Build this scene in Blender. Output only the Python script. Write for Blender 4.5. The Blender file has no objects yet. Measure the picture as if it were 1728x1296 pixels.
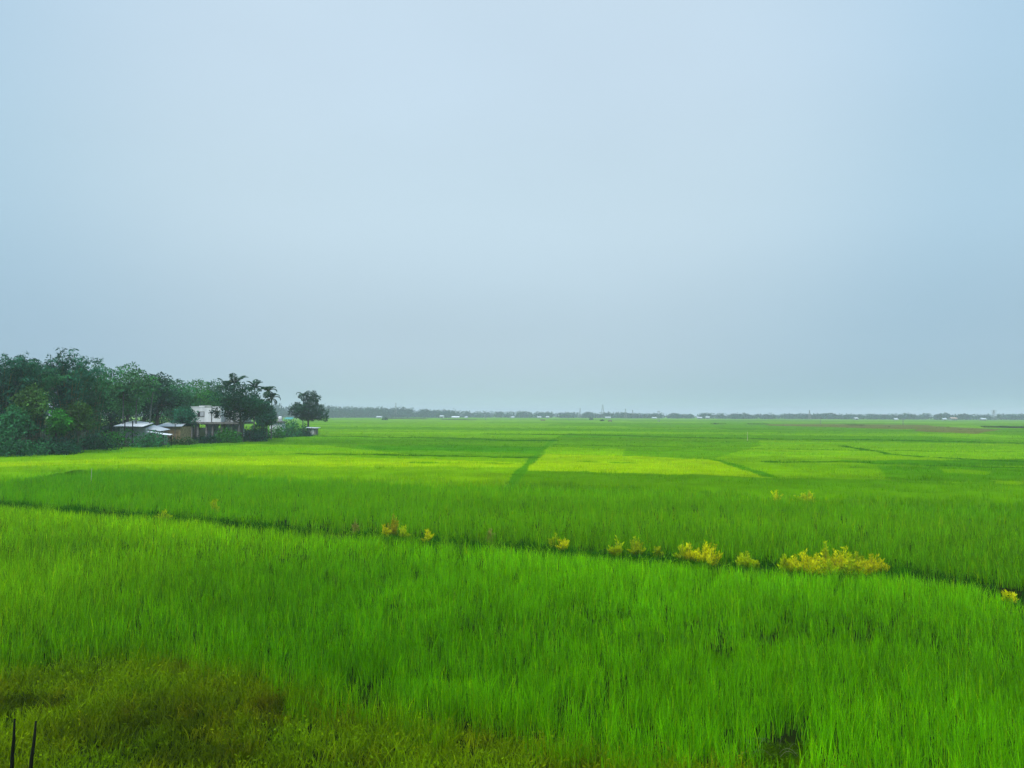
import bpy, math, random
import numpy as np
from mathutils import Vector, Matrix

random.seed(7)
RNG = np.random.default_rng(11)
SC = bpy.context.scene
COL = SC.collection
R = math.radians
PI = math.pi

# ------------------------------------------------------------------ camera
F = 1234.0
CAM = Vector((0, 0, 5.0))
PITCH = math.atan((699.5 - 648) / F)
ROLL = R(0.18)
ROT = (Matrix.Rotation(PI / 2 + PITCH, 3, 'X') @ Matrix.Rotation(ROLL, 3, 'Z'))
cam_data = bpy.data.cameras.new('camera')
cam = bpy.data.objects.new('camera', cam_data)
COL.objects.link(cam)
cam.matrix_world = Matrix.Translation(CAM) @ ROT.to_4x4()
cam_data.sensor_width = 36
cam_data.lens = 36 * F / 1728
cam_data.clip_start = 0.1
cam_data.clip_end = 9000
SC.camera = cam


def ray(px, py):
    return ROT @ Vector(((px - 864) / F, (648 - py) / F, -1))


def P(px, py, z=0.0):
    """point of the plane at height z seen at photo pixel px, py"""
    d = ray(px, py)
    return CAM + d * ((z - CAM.z) / d.z)


def at(px, py, Y):
    """point at distance Y down the field seen at photo pixel px, py"""
    d = ray(px, py)
    return CAM + d * (Y / d.y)


def lin(r, g, b):
    return tuple((c / 255 / 12.92 if c / 255 <= .04045 else ((c / 255 + .055) / 1.055) ** 2.4) for c in (r, g, b))


# ------------------------------------------------------------------ tags
def tag(o, label=None, cat=None, group=None, kind=None):
    if label: o['label'] = label
    if cat: o['category'] = cat
    if group: o['group'] = group
    if kind: o['kind'] = kind
    return o


def thing(name, loc, label, cat, group=None, rz=0):
    o = bpy.data.objects.new(name, None)
    COL.objects.link(o)
    o.location = loc
    o.rotation_euler = (0, 0, rz)
    o.empty_display_size = .3
    return tag(o, label, cat, group)


def copy_tree(o, parent=None):
    c = o.copy()
    COL.objects.link(c)
    if parent is not None: c.parent = parent
    for ch in list(o.children): copy_tree(ch, c)
    return c


# ------------------------------------------------------------------ materials
def new_mat(name):
    m = bpy.data.materials.new(name)
    m.use_nodes = True
    nt = m.node_tree
    for n in list(nt.nodes): nt.nodes.remove(n)
    out = nt.nodes.new('ShaderNodeOutputMaterial')
    return m, nt, out


def leaf_mat(name, trans=.45, rough=.55, spec=.25, noise_scale=0.6, amount=.16):
    """plant colour from the mesh's own leaf colour, broken up by noise; reflects and lets light through"""
    m, nt, out = new_mat(name)
    a = nt.nodes.new('ShaderNodeAttribute'); a.attribute_name = 'col'
    geo = nt.nodes.new('ShaderNodeNewGeometry')
    nz = nt.nodes.new('ShaderNodeTexNoise'); nz.inputs['Scale'].default_value = noise_scale
    nz.inputs['Detail'].default_value = 3
    nt.links.new(geo.outputs['Position'], nz.inputs['Vector'])
    mr = nt.nodes.new('ShaderNodeMapRange')
    mr.inputs['From Min'].default_value = .3; mr.inputs['From Max'].default_value = .7
    mr.inputs['To Min'].default_value = 1 - amount; mr.inputs['To Max'].default_value = 1 + amount
    nt.links.new(nz.outputs['Fac'], mr.inputs['Value'])
    mul = nt.nodes.new('ShaderNodeVectorMath'); mul.operation = 'SCALE'
    nt.links.new(a.outputs['Color'], mul.inputs[0]); nt.links.new(mr.outputs['Result'], mul.inputs['Scale'])
    p = nt.nodes.new('ShaderNodeBsdfPrincipled')
    p.inputs['Roughness'].default_value = rough
    p.inputs['Specular IOR Level'].default_value = spec
    t = nt.nodes.new('ShaderNodeBsdfTranslucent')
    mx = nt.nodes.new('ShaderNodeMixShader'); mx.inputs[0].default_value = trans
    nt.links.new(mul.outputs[0], p.inputs['Base Color']); nt.links.new(mul.outputs[0], t.inputs['Color'])
    nt.links.new(p.outputs[0], mx.inputs[1]); nt.links.new(t.outputs[0], mx.inputs[2])
    nt.links.new(mx.outputs[0], out.inputs['Surface'])
    return m


def solid_mat(name, c1, c2, scale=2.0, rough=.8, spec=.2, stretch=(1, 1, 1), bump=0.0, metal=0.0, lo=.35, hi=.65):
    m, nt, out = new_mat(name)
    tc = nt.nodes.new('ShaderNodeTexCoord')
    mp = nt.nodes.new('ShaderNodeMapping'); mp.inputs['Scale'].default_value = stretch
    nz = nt.nodes.new('ShaderNodeTexNoise'); nz.inputs['Scale'].default_value = scale; nz.inputs['Detail'].default_value = 6
    nt.links.new(tc.outputs['Object'], mp.inputs['Vector']); nt.links.new(mp.outputs[0], nz.inputs['Vector'])
    cr = nt.nodes.new('ShaderNodeValToRGB')
    cr.color_ramp.elements[0].position = lo; cr.color_ramp.elements[1].position = hi
    cr.color_ramp.elements[0].color = (*c1, 1); cr.color_ramp.elements[1].color = (*c2, 1)
    nt.links.new(nz.outputs['Fac'], cr.inputs['Fac'])
    p = nt.nodes.new('ShaderNodeBsdfPrincipled')
    p.inputs['Roughness'].default_value = rough; p.inputs['Specular IOR Level'].default_value = spec
    p.inputs['Metallic'].default_value = metal
    nt.links.new(cr.outputs['Color'], p.inputs['Base Color'])
    if bump:
        b = nt.nodes.new('ShaderNodeBump'); b.inputs['Strength'].default_value = bump
        nt.links.new(nz.outputs['Fac'], b.inputs['Height']); nt.links.new(b.outputs[0], p.inputs['Normal'])
    nt.links.new(p.outputs[0], out.inputs['Surface'])
    return m


M_RICE = leaf_mat('rice_leaf', trans=.45, rough=.9, spec=0, noise_scale=.5, amount=.10)
M_FIELD = leaf_mat('far_rice', trans=.0, rough=1, spec=0, noise_scale=.35, amount=.18)
M_WEED = leaf_mat('weed_leaf', trans=.35, rough=.7, spec=.01, noise_scale=1.2, amount=.25)
M_TREE = leaf_mat('tree_leaf', trans=.25, rough=.7, spec=.08, noise_scale=.45, amount=.3)
M_WOODS = leaf_mat('distant_leaf', trans=.1, rough=.8, spec=.1, noise_scale=.06, amount=.25)
M_BARK = solid_mat('bark', (.05, .045, .035), (.12, .11, .09), 3, stretch=(1, 1, .2), bump=.3)
M_PALE_BARK = solid_mat('pale_bark', (.06, .075, .065), (.13, .15, .13), 3, stretch=(1, 1, 3))
M_CULM = solid_mat('bamboo_culm', (.07, .10, .03), (.16, .18, .07), 2, stretch=(1, 1, 3))
M_SOIL = solid_mat('wet_soil', (.004, .010, .0015), (.012, .020, .003), .9, rough=1, spec=0, bump=.4)
M_WATER = solid_mat('ditch_water', (.004, .014, .002), (.010, .026, .003), .6, rough=.9, spec=.02)
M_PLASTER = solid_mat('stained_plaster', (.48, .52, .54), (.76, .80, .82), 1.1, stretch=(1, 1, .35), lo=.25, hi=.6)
M_GREY_SHADE_PLASTER = solid_mat('grey_shade_plaster', (.25, .27, .28), (.40, .42, .43), 1.3, stretch=(1, 1, .4))  # grey plaster; on the rear wing its grey stands in for shade
M_CONCRETE = solid_mat('dark_concrete', (.10, .10, .09), (.20, .20, .19), 2.0)
M_MUD = solid_mat('mud_brick', (.20, .14, .075), (.36, .27, .15), 3.0, bump=.2)
M_TIN = solid_mat('bright_tin', (.42, .45, .49), (.70, .72, .76), 1.0, rough=.6, lo=.3, hi=.6, stretch=(1, 6, 1))
M_GREYTIN = solid_mat('grey_tin', (.30, .33, .36), (.48, .52, .56), 1.0, rough=.5, stretch=(1, 6, 1))
M_DARKWOOD = solid_mat('dark_wood', (.004, .006, .004), (.012, .014, .008), 6, spec=.05, stretch=(1, 1, .2))
M_PALEWOOD = solid_mat('pale_bamboo', (.35, .37, .25), (.5, .5, .36), 4, stretch=(1, 1, .3))
M_GLASS = solid_mat('dark_window', (.015, .017, .02), (.035, .035, .04), 2, rough=.25, spec=.5)
M_SHUTTER = solid_mat('window_shutter', (.33, .36, .40), (.5, .53, .57), 2, stretch=(4, 1, 1))
M_TANK = solid_mat('white_plastic', (.62, .64, .66), (.78, .80, .82), 1.5, rough=.45)
M_TEAL = solid_mat('teal_sheet', (.04, .22, .22), (.08, .32, .30), 2, rough=.5)
M_STEEL = solid_mat('galvanised_steel', (.14, .15, .16), (.22, .23, .24), 2, rough=.6)
M_THATCH = solid_mat('thatch', (.05, .045, .03), (.11, .095, .06), 5, stretch=(1, 1, .3), bump=.4)
M_RED_ROOF = solid_mat('rusty_tin', (.28, .17, .13), (.42, .30, .26), 2, rough=.7)


# ------------------------------------------------------------------ numpy noise
def vnoise(x, y, seed=0):
    xi = np.floor(x).astype(np.int64); yi = np.floor(y).astype(np.int64)
    fx = x - xi; fy = y - yi
    fx = fx * fx * (3 - 2 * fx); fy = fy * fy * (3 - 2 * fy)

    def h(a, b):
        n = (a * 374761393 + b * 668265263 + seed * 974634777) & 0xffffffff
        n = ((n ^ (n >> 13)) * 1274126177) & 0xffffffff
        n = n ^ (n >> 16)
        return (n & 0xffff) / 65535.0
    return ((h(xi, yi) * (1 - fx) + h(xi + 1, yi) * fx) * (1 - fy) + (h(xi, yi + 1) * (1 - fx) + h(xi + 1, yi + 1) * fx) * fy)


def fbm(x, y, seed=0, o=3):
    s = 0; a = .5; t = 0
    for i in range(o):
        s = s + a * vnoise(x * 2 ** i, y * 2 ** i, seed + i); t += a; a *= .5
    return s / t


def in_poly(x, y, poly):
    n = len(poly); res = np.zeros(x.shape, bool)
    j = n - 1
    for i in range(n):
        xi, yi = poly[i]; xj, yj = poly[j]
        if yi != yj:
            c = ((yi > y) != (yj > y)) & (x < (xj - xi) * (y - yi) / (yj - yi) + xi)
            res ^= c
        j = i
    return res


def line_dist(x, y, pts):
    best = np.full(x.shape, 1e9)
    for (x0, y0), (x1, y1) in zip(pts[:-1], pts[1:]):
        dx, dy = x1 - x0, y1 - y0
        t = np.clip(((x - x0) * dx + (y - y0) * dy) / (dx * dx + dy * dy + 1e-9), 0, 1)
        best = np.minimum(best, np.hypot(x - x0 - t * dx, y - y0 - t * dy))
    return best


def gpoly(pts, z=.62):
    return [tuple(P(a, b, z)[:2]) for a, b in pts]


# ------------------------------------------------------------------ mesh builders
def np_mesh(name, V, T, C, mat, parent=None):
    """one mesh object from numpy vertices, triangles and vertex colours"""
    me = bpy.data.meshes.new(name)
    nv, nf = len(V), len(T)
    me.vertices.add(nv); me.vertices.foreach_set('co', np.ascontiguousarray(V, np.float32).ravel())
    me.loops.add(nf * 3); me.loops.foreach_set('vertex_index', np.ascontiguousarray(T, np.int32).ravel())
    me.polygons.add(nf); me.polygons.foreach_set('loop_start', np.arange(0, nf * 3, 3, dtype=np.int32))
    me.update(calc_edges=True)
    if C is not None:
        at_ = me.attributes.new('col', 'FLOAT_COLOR', 'POINT')
        c4 = np.ones((nv, 4), np.float32); c4[:, :3] = C
        at_.data.foreach_set('color', c4.ravel())
    me.materials.append(mat)
    o = bpy.data.objects.new(name, me)
    COL.objects.link(o)
    if parent is not None: o.parent = parent
    return o


def blade_arrays(base, h, w, ang, lean, droop, col, segs, face=None):
    """curved tapering leaf blades. base (n,3)"""
    n = len(base)
    if face is None: face = ang + PI / 2 + RNG.normal(0, .5, n)
    dx, dy = np.cos(ang), np.sin(ang)
    sx, sy = np.cos(face), np.sin(face)
    rows = []
    for k in range(segs + 1):
        t = k / segs
        cx = base[:, 0] + dx * h * lean * t ** 1.6
        cy = base[:, 1] + dy * h * lean * t ** 1.6
        cz = base[:, 2] + h * (t - droop * t ** 2.6)
        wk = w * (.55 + .9 * t - 1.42 * t * t) if k < segs else None
        if wk is None:
            rows.append(np.stack([cx, cy, cz], 1)[:, None, :])
        else:
            wk = np.maximum(wk, w * .25) * .5
            a = np.stack([cx - sx * wk, cy - sy * wk, cz], 1)
            b = np.stack([cx + sx * wk, cy + sy * wk, cz], 1)
            rows.append(np.stack([a, b], 1))
    V = np.concatenate(rows, 1)
    m = V.shape[1]
    tris = []
    for k in range(segs - 1):
        a, b, c, d = 2 * k, 2 * k + 1, 2 * k + 2, 2 * k + 3
        tris += [(a, b, d), (a, d, c)]
    a = 2 * (segs - 1)
    tris.append((a, a + 1, a + 2))
    T = (np.arange(n)[:, None, None] * m + np.array(tris)[None]).reshape(-1, 3)
    return V.reshape(-1, 3), T, np.repeat(col, m, 0)


def leaf_arrays(c, axis, L, W, col):
    """folded diamond leaves: c base point, axis unit direction"""
    n = len(c)
    rnd = RNG.normal(0, 1, (n, 3))
    side = np.cross(axis, rnd); side /= np.linalg.norm(side, axis=1)[:, None] + 1e-9
    up = np.cross(side, axis)
    L = np.broadcast_to(L, n)[:, None]; W = np.broadcast_to(W, n)[:, None]
    v0 = c
    v1 = c + axis * L * .45 + side * W * .5 + up * W * .12
    v2 = c + axis * L
    v3 = c + axis * L * .45 - side * W * .5 + up * W * .12
    V = np.stack([v0, v1, v2, v3], 1).reshape(-1, 3)
    i = np.arange(n)[:, None] * 4
    T = np.concatenate([i + np.array([[0, 1, 2]]), i + np.array([[0, 2, 3]])], 1).reshape(-1, 3)
    return V, T, np.repeat(col, 4, 0)


def join_arrays(parts):
    V, T, C, o = [], [], [], 0
    for v, t, c in parts:
        V.append(v); T.append(t + o); C.append(c); o += len(v)
    return np.concatenate(V), np.concatenate(T), np.concatenate(C)


class MB:
    def __init__(s): s.v = []; s.f = []

    def box(s, x0, x1, y0, y1, z0, z1):
        o = len(s.v)
        s.v += [(x0, y0, z0), (x1, y0, z0), (x1, y1, z0), (x0, y1, z0), (x0, y0, z1), (x1, y0, z1), (x1, y1, z1), (x0, y1, z1)]
        s.f += [tuple(o + i for i in q) for q in ((0, 3, 2, 1), (4, 5, 6, 7), (0, 1, 5, 4), (1, 2, 6, 5), (2, 3, 7, 6), (3, 0, 4, 7))]

    def hexa(s, pts):
        """eight corners: bottom ring then top ring"""
        o = len(s.v); s.v += [tuple(p) for p in pts]
        s.f += [tuple(o + i for i in q) for q in ((0, 3, 2, 1), (4, 5, 6, 7), (0, 1, 5, 4), (1, 2, 6, 5), (2, 3, 7, 6), (3, 0, 4, 7))]

    def tube(s, pts, rad, n=6):
        pts = [Vector(p) for p in pts]
        o = len(s.v)
        for i, p in enumerate(pts):
            d = (pts[min(i + 1, len(pts) - 1)] - pts[max(i - 1, 0)]).normalized()
            a = d.cross(Vector((0.31, .95, .05)))
            if a.length < .05: a = d.cross(Vector((1, 0, 0)))
            a.normalize(); b = d.cross(a)
            r = rad[i] if hasattr(rad, '__len__') else rad
            for k in range(n):
                q = p + a * (r * math.cos(2 * PI * k / n)) + b * (r * math.sin(2 * PI * k / n))
                s.v.append(tuple(q))
        for i in range(len(pts) - 1):
            for k in range(n):
                s.f.append((o + i * n + k, o + i * n + (k + 1) % n, o + (i + 1) * n + (k + 1) % n, o + (i + 1) * n + k))
        s.f.append(tuple(o + k for k in reversed(range(n))))
        s.f.append(tuple(o + (len(pts) - 1) * n + k for k in range(n)))

    def build(s, name, mat, parent=None, smooth=False):
        me = bpy.data.meshes.new(name)
        me.from_pydata(s.v, [], s.f); me.update()
        me.materials.append(mat)
        if smooth: me.polygons.foreach_set('use_smooth', [True] * len(me.polygons))
        o = bpy.data.objects.new(name, me); COL.objects.link(o)
        if parent is not None: o.parent = parent
        return o


# ------------------------------------------------------------------ the ground
X0, X1, Y0, Y1 = -3000, 3000, -60, 5000
g = MB(); g.v = [(X0, Y0, 0), (X1, Y0, 0), (X1, Y1, 0), (X0, Y1, 0)]; g.f = [(0, 1, 2, 3)]
tag(g.build('ground', M_SOIL), 'dark wet soil under the rice fields', kind='structure')

# edges of the channel that crosses between the first and the second paddy (photo points on the canopy, then world lines)
near_px = [(-700, 806), (-300, 827), (0, 848), (150, 858), (300, 871), (450, 884), (600, 896), (750, 908), (900, 919), (1050, 932), (1200, 945), (1350, 955),
           (1500, 960), (1600, 972), (1680, 990), (1728, 1006), (1850, 1038), (2000, 1085)]
far_px = [(-700, 796), (-300, 815), (0, 835), (150, 845), (300, 857), (450, 869), (600, 880), (750, 891), (900, 902), (1050, 913), (1200, 923), (1350, 930),
          (1500, 936), (1600, 945), (1680, 956), (1728, 963), (1850, 986), (2000, 1020)]
NEAR = np.array([P(a, b, .53)[:2] for a, b in near_px]); FAR_ = np.array([P(a, b, .66)[:2] for a, b in far_px]) + np.array([[0, .55]])
assert (np.diff(NEAR[:, 0]) > 0).all() and (np.diff(FAR_[:, 0]) > 0).all()


def y_near(x): return np.interp(x, NEAR[:, 0], NEAR[:, 1])


def y_far(x): return np.interp(x, FAR_[:, 0], FAR_[:, 1])


bank_px = [(-700, 1230), (-300, 1185), (0, 1155), (150, 1122), (300, 1132), (420, 1165), (560, 1218), (700, 1246), (850, 1270), (1000, 1294), (1200, 1325),
           (1400, 1345), (1728, 1375), (2200, 1400)]
BANK = np.array([P(a, b, .05)[:2] for a, b in bank_px])


def y_bank(x): return np.interp(x, BANK[:, 0], BANK[:, 1])


PIT = gpoly([(1262, 1330), (1278, 1262), (1296, 1240), (1325, 1232), (1356, 1240), (1372, 1270), (1386, 1330)], 0)

# water lying in the channel
w = MB(); xs = np.linspace(NEAR[0, 0] + 3, NEAR[-1, 0] - .5, 60)
for x in xs:
    w.v += [(x, y_near(x) + .25, .004), (x, y_far(x) - .2, .004)]
for i in range(len(xs) - 1): w.f.append((2 * i, 2 * i + 2, 2 * i + 3, 2 * i + 1))
tag(w.build('irrigation_water', M_WATER), 'dark still water in the ditch between the two nearest paddies', kind='structure')

# ------------------------------------------------------------------ colours of the plots
GAIN = .80
PAL = {k: np.array(lin(*v)) * GAIN for k, v in dict(
    near=(66, 150, 0), near_edge=(92, 172, 0), near_deep=(38, 122, 0), second=(60, 140, 0), second_deep=(48, 124, 0),
    bright=(118, 192, 0), lime=(142, 208, 0), mid=(84, 166, 4), east=(80, 160, 0), green=(70, 150, 14), dark=(52, 124, 6),
    far_light=(112, 186, 22), far_mid=(92, 168, 22), far_dark=(66, 140, 24), dry=(140, 158, 78)).items()}
for k in PAL:
    PAL[k] = PAL[k] * np.array({'near': (2.95, 1.68, 1), 'near_edge': (2.5, 1.85, 1), 'near_deep': (2.8, 1.38, 1), 'second': (4.7, 2.25, 1), 'second_deep': (4.5, 2.2, 1), 'green': (1.5, 1.1, .5), 'mid': (1.45, 1.0, .5), 'east': (1.7, 1.08, 1), 'dark': (1.2, 1.0, .5),
                                'dry': (.8, .68, .7)}.get(k, (1.30, .97, .35)))

VA = math.atan((972 - 864) / F)      # heading of the bunds that run away from the camera
second_top = gpoly([(-900, 812), (-300, 812), (0, 806), (60, 799), (95, 787), (200, 788), (300, 792), (420, 801), (600, 808), (865, 817), (1000, 821), (1100, 826),
                    (1320, 836), (1500, 845), (1728, 855), (2000, 866), (2400, 880)])
ST = np.array(second_top)


def y_second(x): return np.interp(x, ST[:, 0], ST[:, 1])


POLYS = [
    ('bright', gpoly([(-600, 768), (0, 771), (250, 757), (420, 747), (560, 750), (700, 765), (905, 769), (885, 790), (866, 818), (600, 809), (420, 802), (300, 793), (200, 789), (95, 788), (60, 800), (0, 808), (-600, 815)])),
    ('lime', gpoly([(-600, 772), (0, 776), (300, 768), (520, 765), (700, 771), (880, 778), (880, 785), (600, 783), (300, 780), (120, 779), (0, 785), (-600, 795)])),
    ('far_mid', gpoly([(430, 742), (560, 738), (700, 741), (925, 744), (908, 764), (700, 762), (560, 748)])),
    ('green', gpoly([(600, 750), (760, 748), (922, 752), (910, 763), (760, 758), (640, 757)])),
    ('far_light', gpoly([(540, 724), (800, 726), (960, 729), (935, 738), (700, 737), (540, 734)])),
    ('far_mid', gpoly([(940, 740), (1300, 746), (1200, 771), (1050, 766), (918, 764)])),
    ('bright', gpoly([(925, 752), (1060, 755), (1050, 766), (918, 764)])),
    ('lime', gpoly([(884, 791), (918, 764), (1050, 766), (1206, 773), (1235, 781), (1302, 801), (1100, 795), (1000, 792)])),
    ('east', gpoly([(866, 817), (884, 791), (1000, 792), (1100, 795), (1302, 801), (1500, 806), (1728, 812), (2300, 830), (2300, 876), (2000, 866), (1728, 855), (1500, 845), (1320, 836), (1100, 827), (1000, 822)])),
    ('bright', gpoly([(1255, 781), (1400, 782), (1500, 790), (1470, 800), (1305, 799)])),
    ('green', gpoly([(1400, 774), (1728, 772), (2300, 778), (2300, 785), (1728, 783), (1480, 781)])),
    ('mid', gpoly([(1480, 783), (1728, 785), (2300, 790), (2300, 830), (1728, 811), (1500, 805)])),
    ('bright', gpoly([(1580, 786), (1672, 792), (1670, 798), (1600, 793)])),
    ('bright', gpoly([(1680, 806), (1800, 806), (1800, 812), (1684, 811)])),
    ('far_light', gpoly([(1280, 742), (1500, 744), (1728, 748), (2300, 756), (2300, 764), (1728, 760), (1500, 757), (1290, 752)])),
    ('dry', gpoly([(1290, 715.5), (1380, 715), (1560, 716.5), (1600, 722), (1520, 724), (1400, 720), (1300, 718)])),
    ('dry', gpoly([(1560, 718), (1690, 724), (1650, 731), (1540, 727)])),
]
# weedy bunds: darker, taller plants along the plot edges  (pixels, half width in m, colour)
BUNDS = [
    (gpoly([(856, 817), (868, 805), (880, 790), (906, 764), (925, 748), (936, 738)]), (.42), 'green'),
    (gpoly([(1200, 771), (1228, 778), (1262, 788), (1300, 799)]), (.42), 'green'),
    (gpoly([(500, 763), (640, 764), (760, 767), (900, 769)]), .9, 'dark'),
    (gpoly([(520, 734), (640, 736), (760, 738), (880, 742), (925, 741)]), 2.0, 'dark'),
    (gpoly([(715, 736), (760, 738), (800, 739)]), 4.0, 'far_dark'),
    (gpoly([(820, 731), (900, 731.5), (1000, 732.5), (1130, 736), (1300, 739), (1500, 741), (1728, 746)]), 2.4, 'dark'),
    (gpoly([(1300, 776), (1450, 777), (1600, 783), (1728, 786)]), .9, 'dark'),
    (gpoly([(1420, 750), (1500, 763), (1560, 768), (1728, 776)]), .8, 'dark'),
    (gpoly([(700, 777), (800, 778), (860, 779)]), .6, 'mid'),
    (gpoly([(985, 776), (1003, 777)]), 1.1, 'mid'),
    (gpoly([(1038, 777), (1062, 778)]), 1.1, 'mid'),
    (gpoly([(940, 748), (1060, 751), (1200, 752)]), 1.4, 'far_dark'),
]
# bare ploughed or flooded strips far out: no crop
BARE = [gpoly(p, .2) for p in (
    [(1652, 720), (1728, 720.5), (2100, 724), (2100, 727.5), (1728, 723.8), (1662, 722.5)],
    [(1428, 717.3), (1458, 717.6), (1460, 719), (1430, 718.6)],
    [(1262, 715.6), (1296, 716), (1296, 717.2), (1264, 716.8)],
    [(650, 705.8), (720, 706.6), (722, 708), (652, 707.4)],
    [(745, 707.6), (802, 708.6), (800, 709.6), (748, 708.8)],
    [(1200, 715.5), (1226, 715.8), (1226, 716.8), (1200, 716.6)])]


def field_rgb(x, y):
    """own colour of the crop at a place, from the plot it grows in"""
    u = x * math.cos(VA) - y * math.sin(VA); v = x * math.sin(VA) + y * math.cos(VA)
    v2 = v + u * .10
    rows = np.array([0, 70, 104, 130, 152, 180, 205, 240, 268, 300, 345, 380, 430, 480, 520, 580, 640, 700, 780, 860, 950, 1050, 1200, 1500, 2500])
    r = np.searchsorted(rows, v2)
    cw = 70 + 60 * vnoise(r * 3.7, r * 0 + .5, 5)
    c = np.floor((u + 400 * vnoise(r * 1.9, r * 0 + .2, 9)) / cw)
    hsh = vnoise(c * 7.31 + .11, r * 5.17 + .23, 21)
    pal = np.stack([PAL[k] for k in ('far_dark', 'far_mid', 'far_mid', 'far_light', 'far_light', 'far_mid')])
    col = pal[np.clip((hsh * 6).astype(int), 0, 5)]
    edge = np.minimum(np.abs(v2 - rows[np.clip(r, 0, len(rows) - 1)]), np.abs(v2 - rows[np.clip(r - 1, 0, len(rows) - 1)]))
    on = (edge < np.where(vnoise(c * 3.1, r * 2.3, 33) > .55, 1.3, .2))[:, None]
    col = np.where(on, PAL['dark'], col)
    yw = y * (1 + .016 * (fbm(x * .05, y * 0 + 2.5, 201) - .5)) + RNG.normal(0, .12, x.shape); xw = x + 1.2 * (fbm(y * .05, x * 0 + 1.5, 203) - .5)
    for k, poly in POLYS: col = np.where(in_poly(xw, yw, poly)[:, None], PAL[k], col)
    sec = y < y_second(x) + RNG.normal(0, .45, x.shape) + 1.4 * (fbm(x * .12, y * 0 + .5, 207) - .5)
    n1 = fbm(x * .05, y * .09, 41)[:, None]
    col = np.where(sec[:, None], PAL['second'] * (1 - n1) + PAL['second_deep'] * n1, col)
    for pts, hw, k in BUNDS:
        d = line_dist(x, y, pts)
        wob = hw * (.55 + .9 * vnoise(x * .12, y * .12, 77))
        col = np.where((d < wob)[:, None], PAL[k], col)
    n = fbm(u * .020, v * .09, 51, 4)[:, None]
    col = col * (.70 + .60 * n)
    yel = fbm(u * .03, v * .13, 61, 3)[:, None] - .5
    col = col * (1 + yel * np.array([[.55, .15, .2]]))
    return np.clip(col, .0006, .9)


def bare(x, y):
    b = np.zeros(x.shape, bool)
    for p in BARE: b |= in_poly(x, y, p)
    return b


# edge of the grove on the left: no crop beyond it
GROVE = np.array([P(a, b, .5)[:2] for a, b in [(-600, 795), (-200, 776), (0, 768), (120, 760), (250, 750), (330, 747), (400, 742.5), (470, 737.5), (530, 735.5)]])
GROVE = np.vstack([GROVE, [[-58, 190]], [[-90, 230]], [[-240, 330]]])


def in_grove(x, y):
    gx = np.interp(y, GROVE[:, 1], GROVE[:, 0])
    return (x < gx) & (y > GROVE[0, 1]) & (y < 330)


# ------------------------------------------------------------------ rice: tufts of blades, thinner and coarser with distance
def wedge(d0, d1, dens, pad=.16):
    """random points of the visible wedge between two distances"""
    half = .70 + pad
    area = half * (d1 * d1 - d0 * d0)
    n = int(area * dens)
    y = np.sqrt(RNG.uniform(d0 * d0, d1 * d1, n)); x = RNG.uniform(-half, half, n) * y
    return x, y


def rice(name, label, pts, N, h0, w0, segs, colf, lean=(.02, .44), droop=(0, .40), hmul=None, jit=.05, zbase=0.0):
    x, y = pts
    n = len(x)
    col = colf(x, y)
    hh = h0 * (.80 + .40 * fbm(x * .35, y * .35, 3)) * RNG.uniform(.88, 1.12, n)
    if hmul is not None: hh = hh * hmul(x, y) * RNG.uniform(.86, 1.08, n)
    idx = np.repeat(np.arange(n), N)
    m = len(idx)
    base = np.stack([x[idx] + RNG.normal(0, jit, m), y[idx] + RNG.normal(0, jit, m), np.full(m, zbase)], 1)
    h = hh[idx] * RNG.uniform(.55, 1.08, m)
    ang = RNG.uniform(0, 2 * PI, m)
    # the same wind leans all blades a little
    ln = RNG.uniform(lean[0], lean[1], m); dr = RNG.uniform(droop[0], droop[1], m) * (ln / lean[1])
    tuft = RNG.normal(1, .17 if w0 < .025 else .09, n)[idx][:, None]
    c = col[idx] * tuft * np.clip(RNG.normal(1, .28 if w0 < .025 else .13, (m, 1)), .35, 1.9)
    yl = RNG.random((m, 1))
    c = c * np.where(yl > .93, np.array([[1.9, 1.15, 1]]), 1) * np.where(yl < .12, np.array([[.7, .82, 1]]), 1)
    return blade_arrays(base, h, w0 * RNG.uniform(.75, 1.3, m), ang, ln, dr, np.clip(c, .0006, .9), segs)


def near_rgb(x, y):
    d_edge = y_near(x) - y
    e = np.clip(1 - d_edge / 6.5, 0, 1)[:, None]
    n = fbm(x * .28, y * .28, 91, 3)[:, None]
    n2 = np.clip((fbm(x * .13 + 4, y * .13, 95, 3)[:, None] - .42) * 4, 0, 1)
    c = PAL['near'] * (.72 + .55 * n)
    c = c * (1 - n2 * .35) + PAL['near_deep'] * n2 * .35
    c = c * (1 - e * .75) + PAL['near_edge'] * e * .75
    west = np.clip((-x - 4) / 9, 0, 1)[:, None]
    c = c * (1 + west * np.array([[.5, .12, 0]]))
    f = np.clip(1 - (y - y_bank(x)) / 1.3, 0, 1)[:, None] * (.35 + .65 * vnoise(x * 1.6, y * 1.6, 97)[:, None]) * np.clip((2.0 - x) / 3, 0, 1)[:, None]
    c = c * (1 - f) + np.array([[.135, .27, .0006]]) * f
    return c


DIPS = [(P(1050, 1022, .5), 1.0, .75), (P(1315, 1058, .5), 1.5, .9), (P(700, 1010, .5), 1.1, .5), (P(1480, 1150, .5), .8, .6), (P(760, 1120, .5), .9, .5)]


def near_h(x, y):
    m = np.ones(x.shape)
    for c, rx, ry in DIPS:
        q = ((x - c.x) / rx) ** 2 + ((y - c.y) / ry) ** 2
        m = m * (1 - .46 * np.exp(-q * 1.2))
    front = np.clip((y - y_bank(x)) / .8, 0, 1)
    return m * (.80 + .20 * front)


def keep(pts, mask): return pts[0][mask], pts[1][mask]


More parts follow.
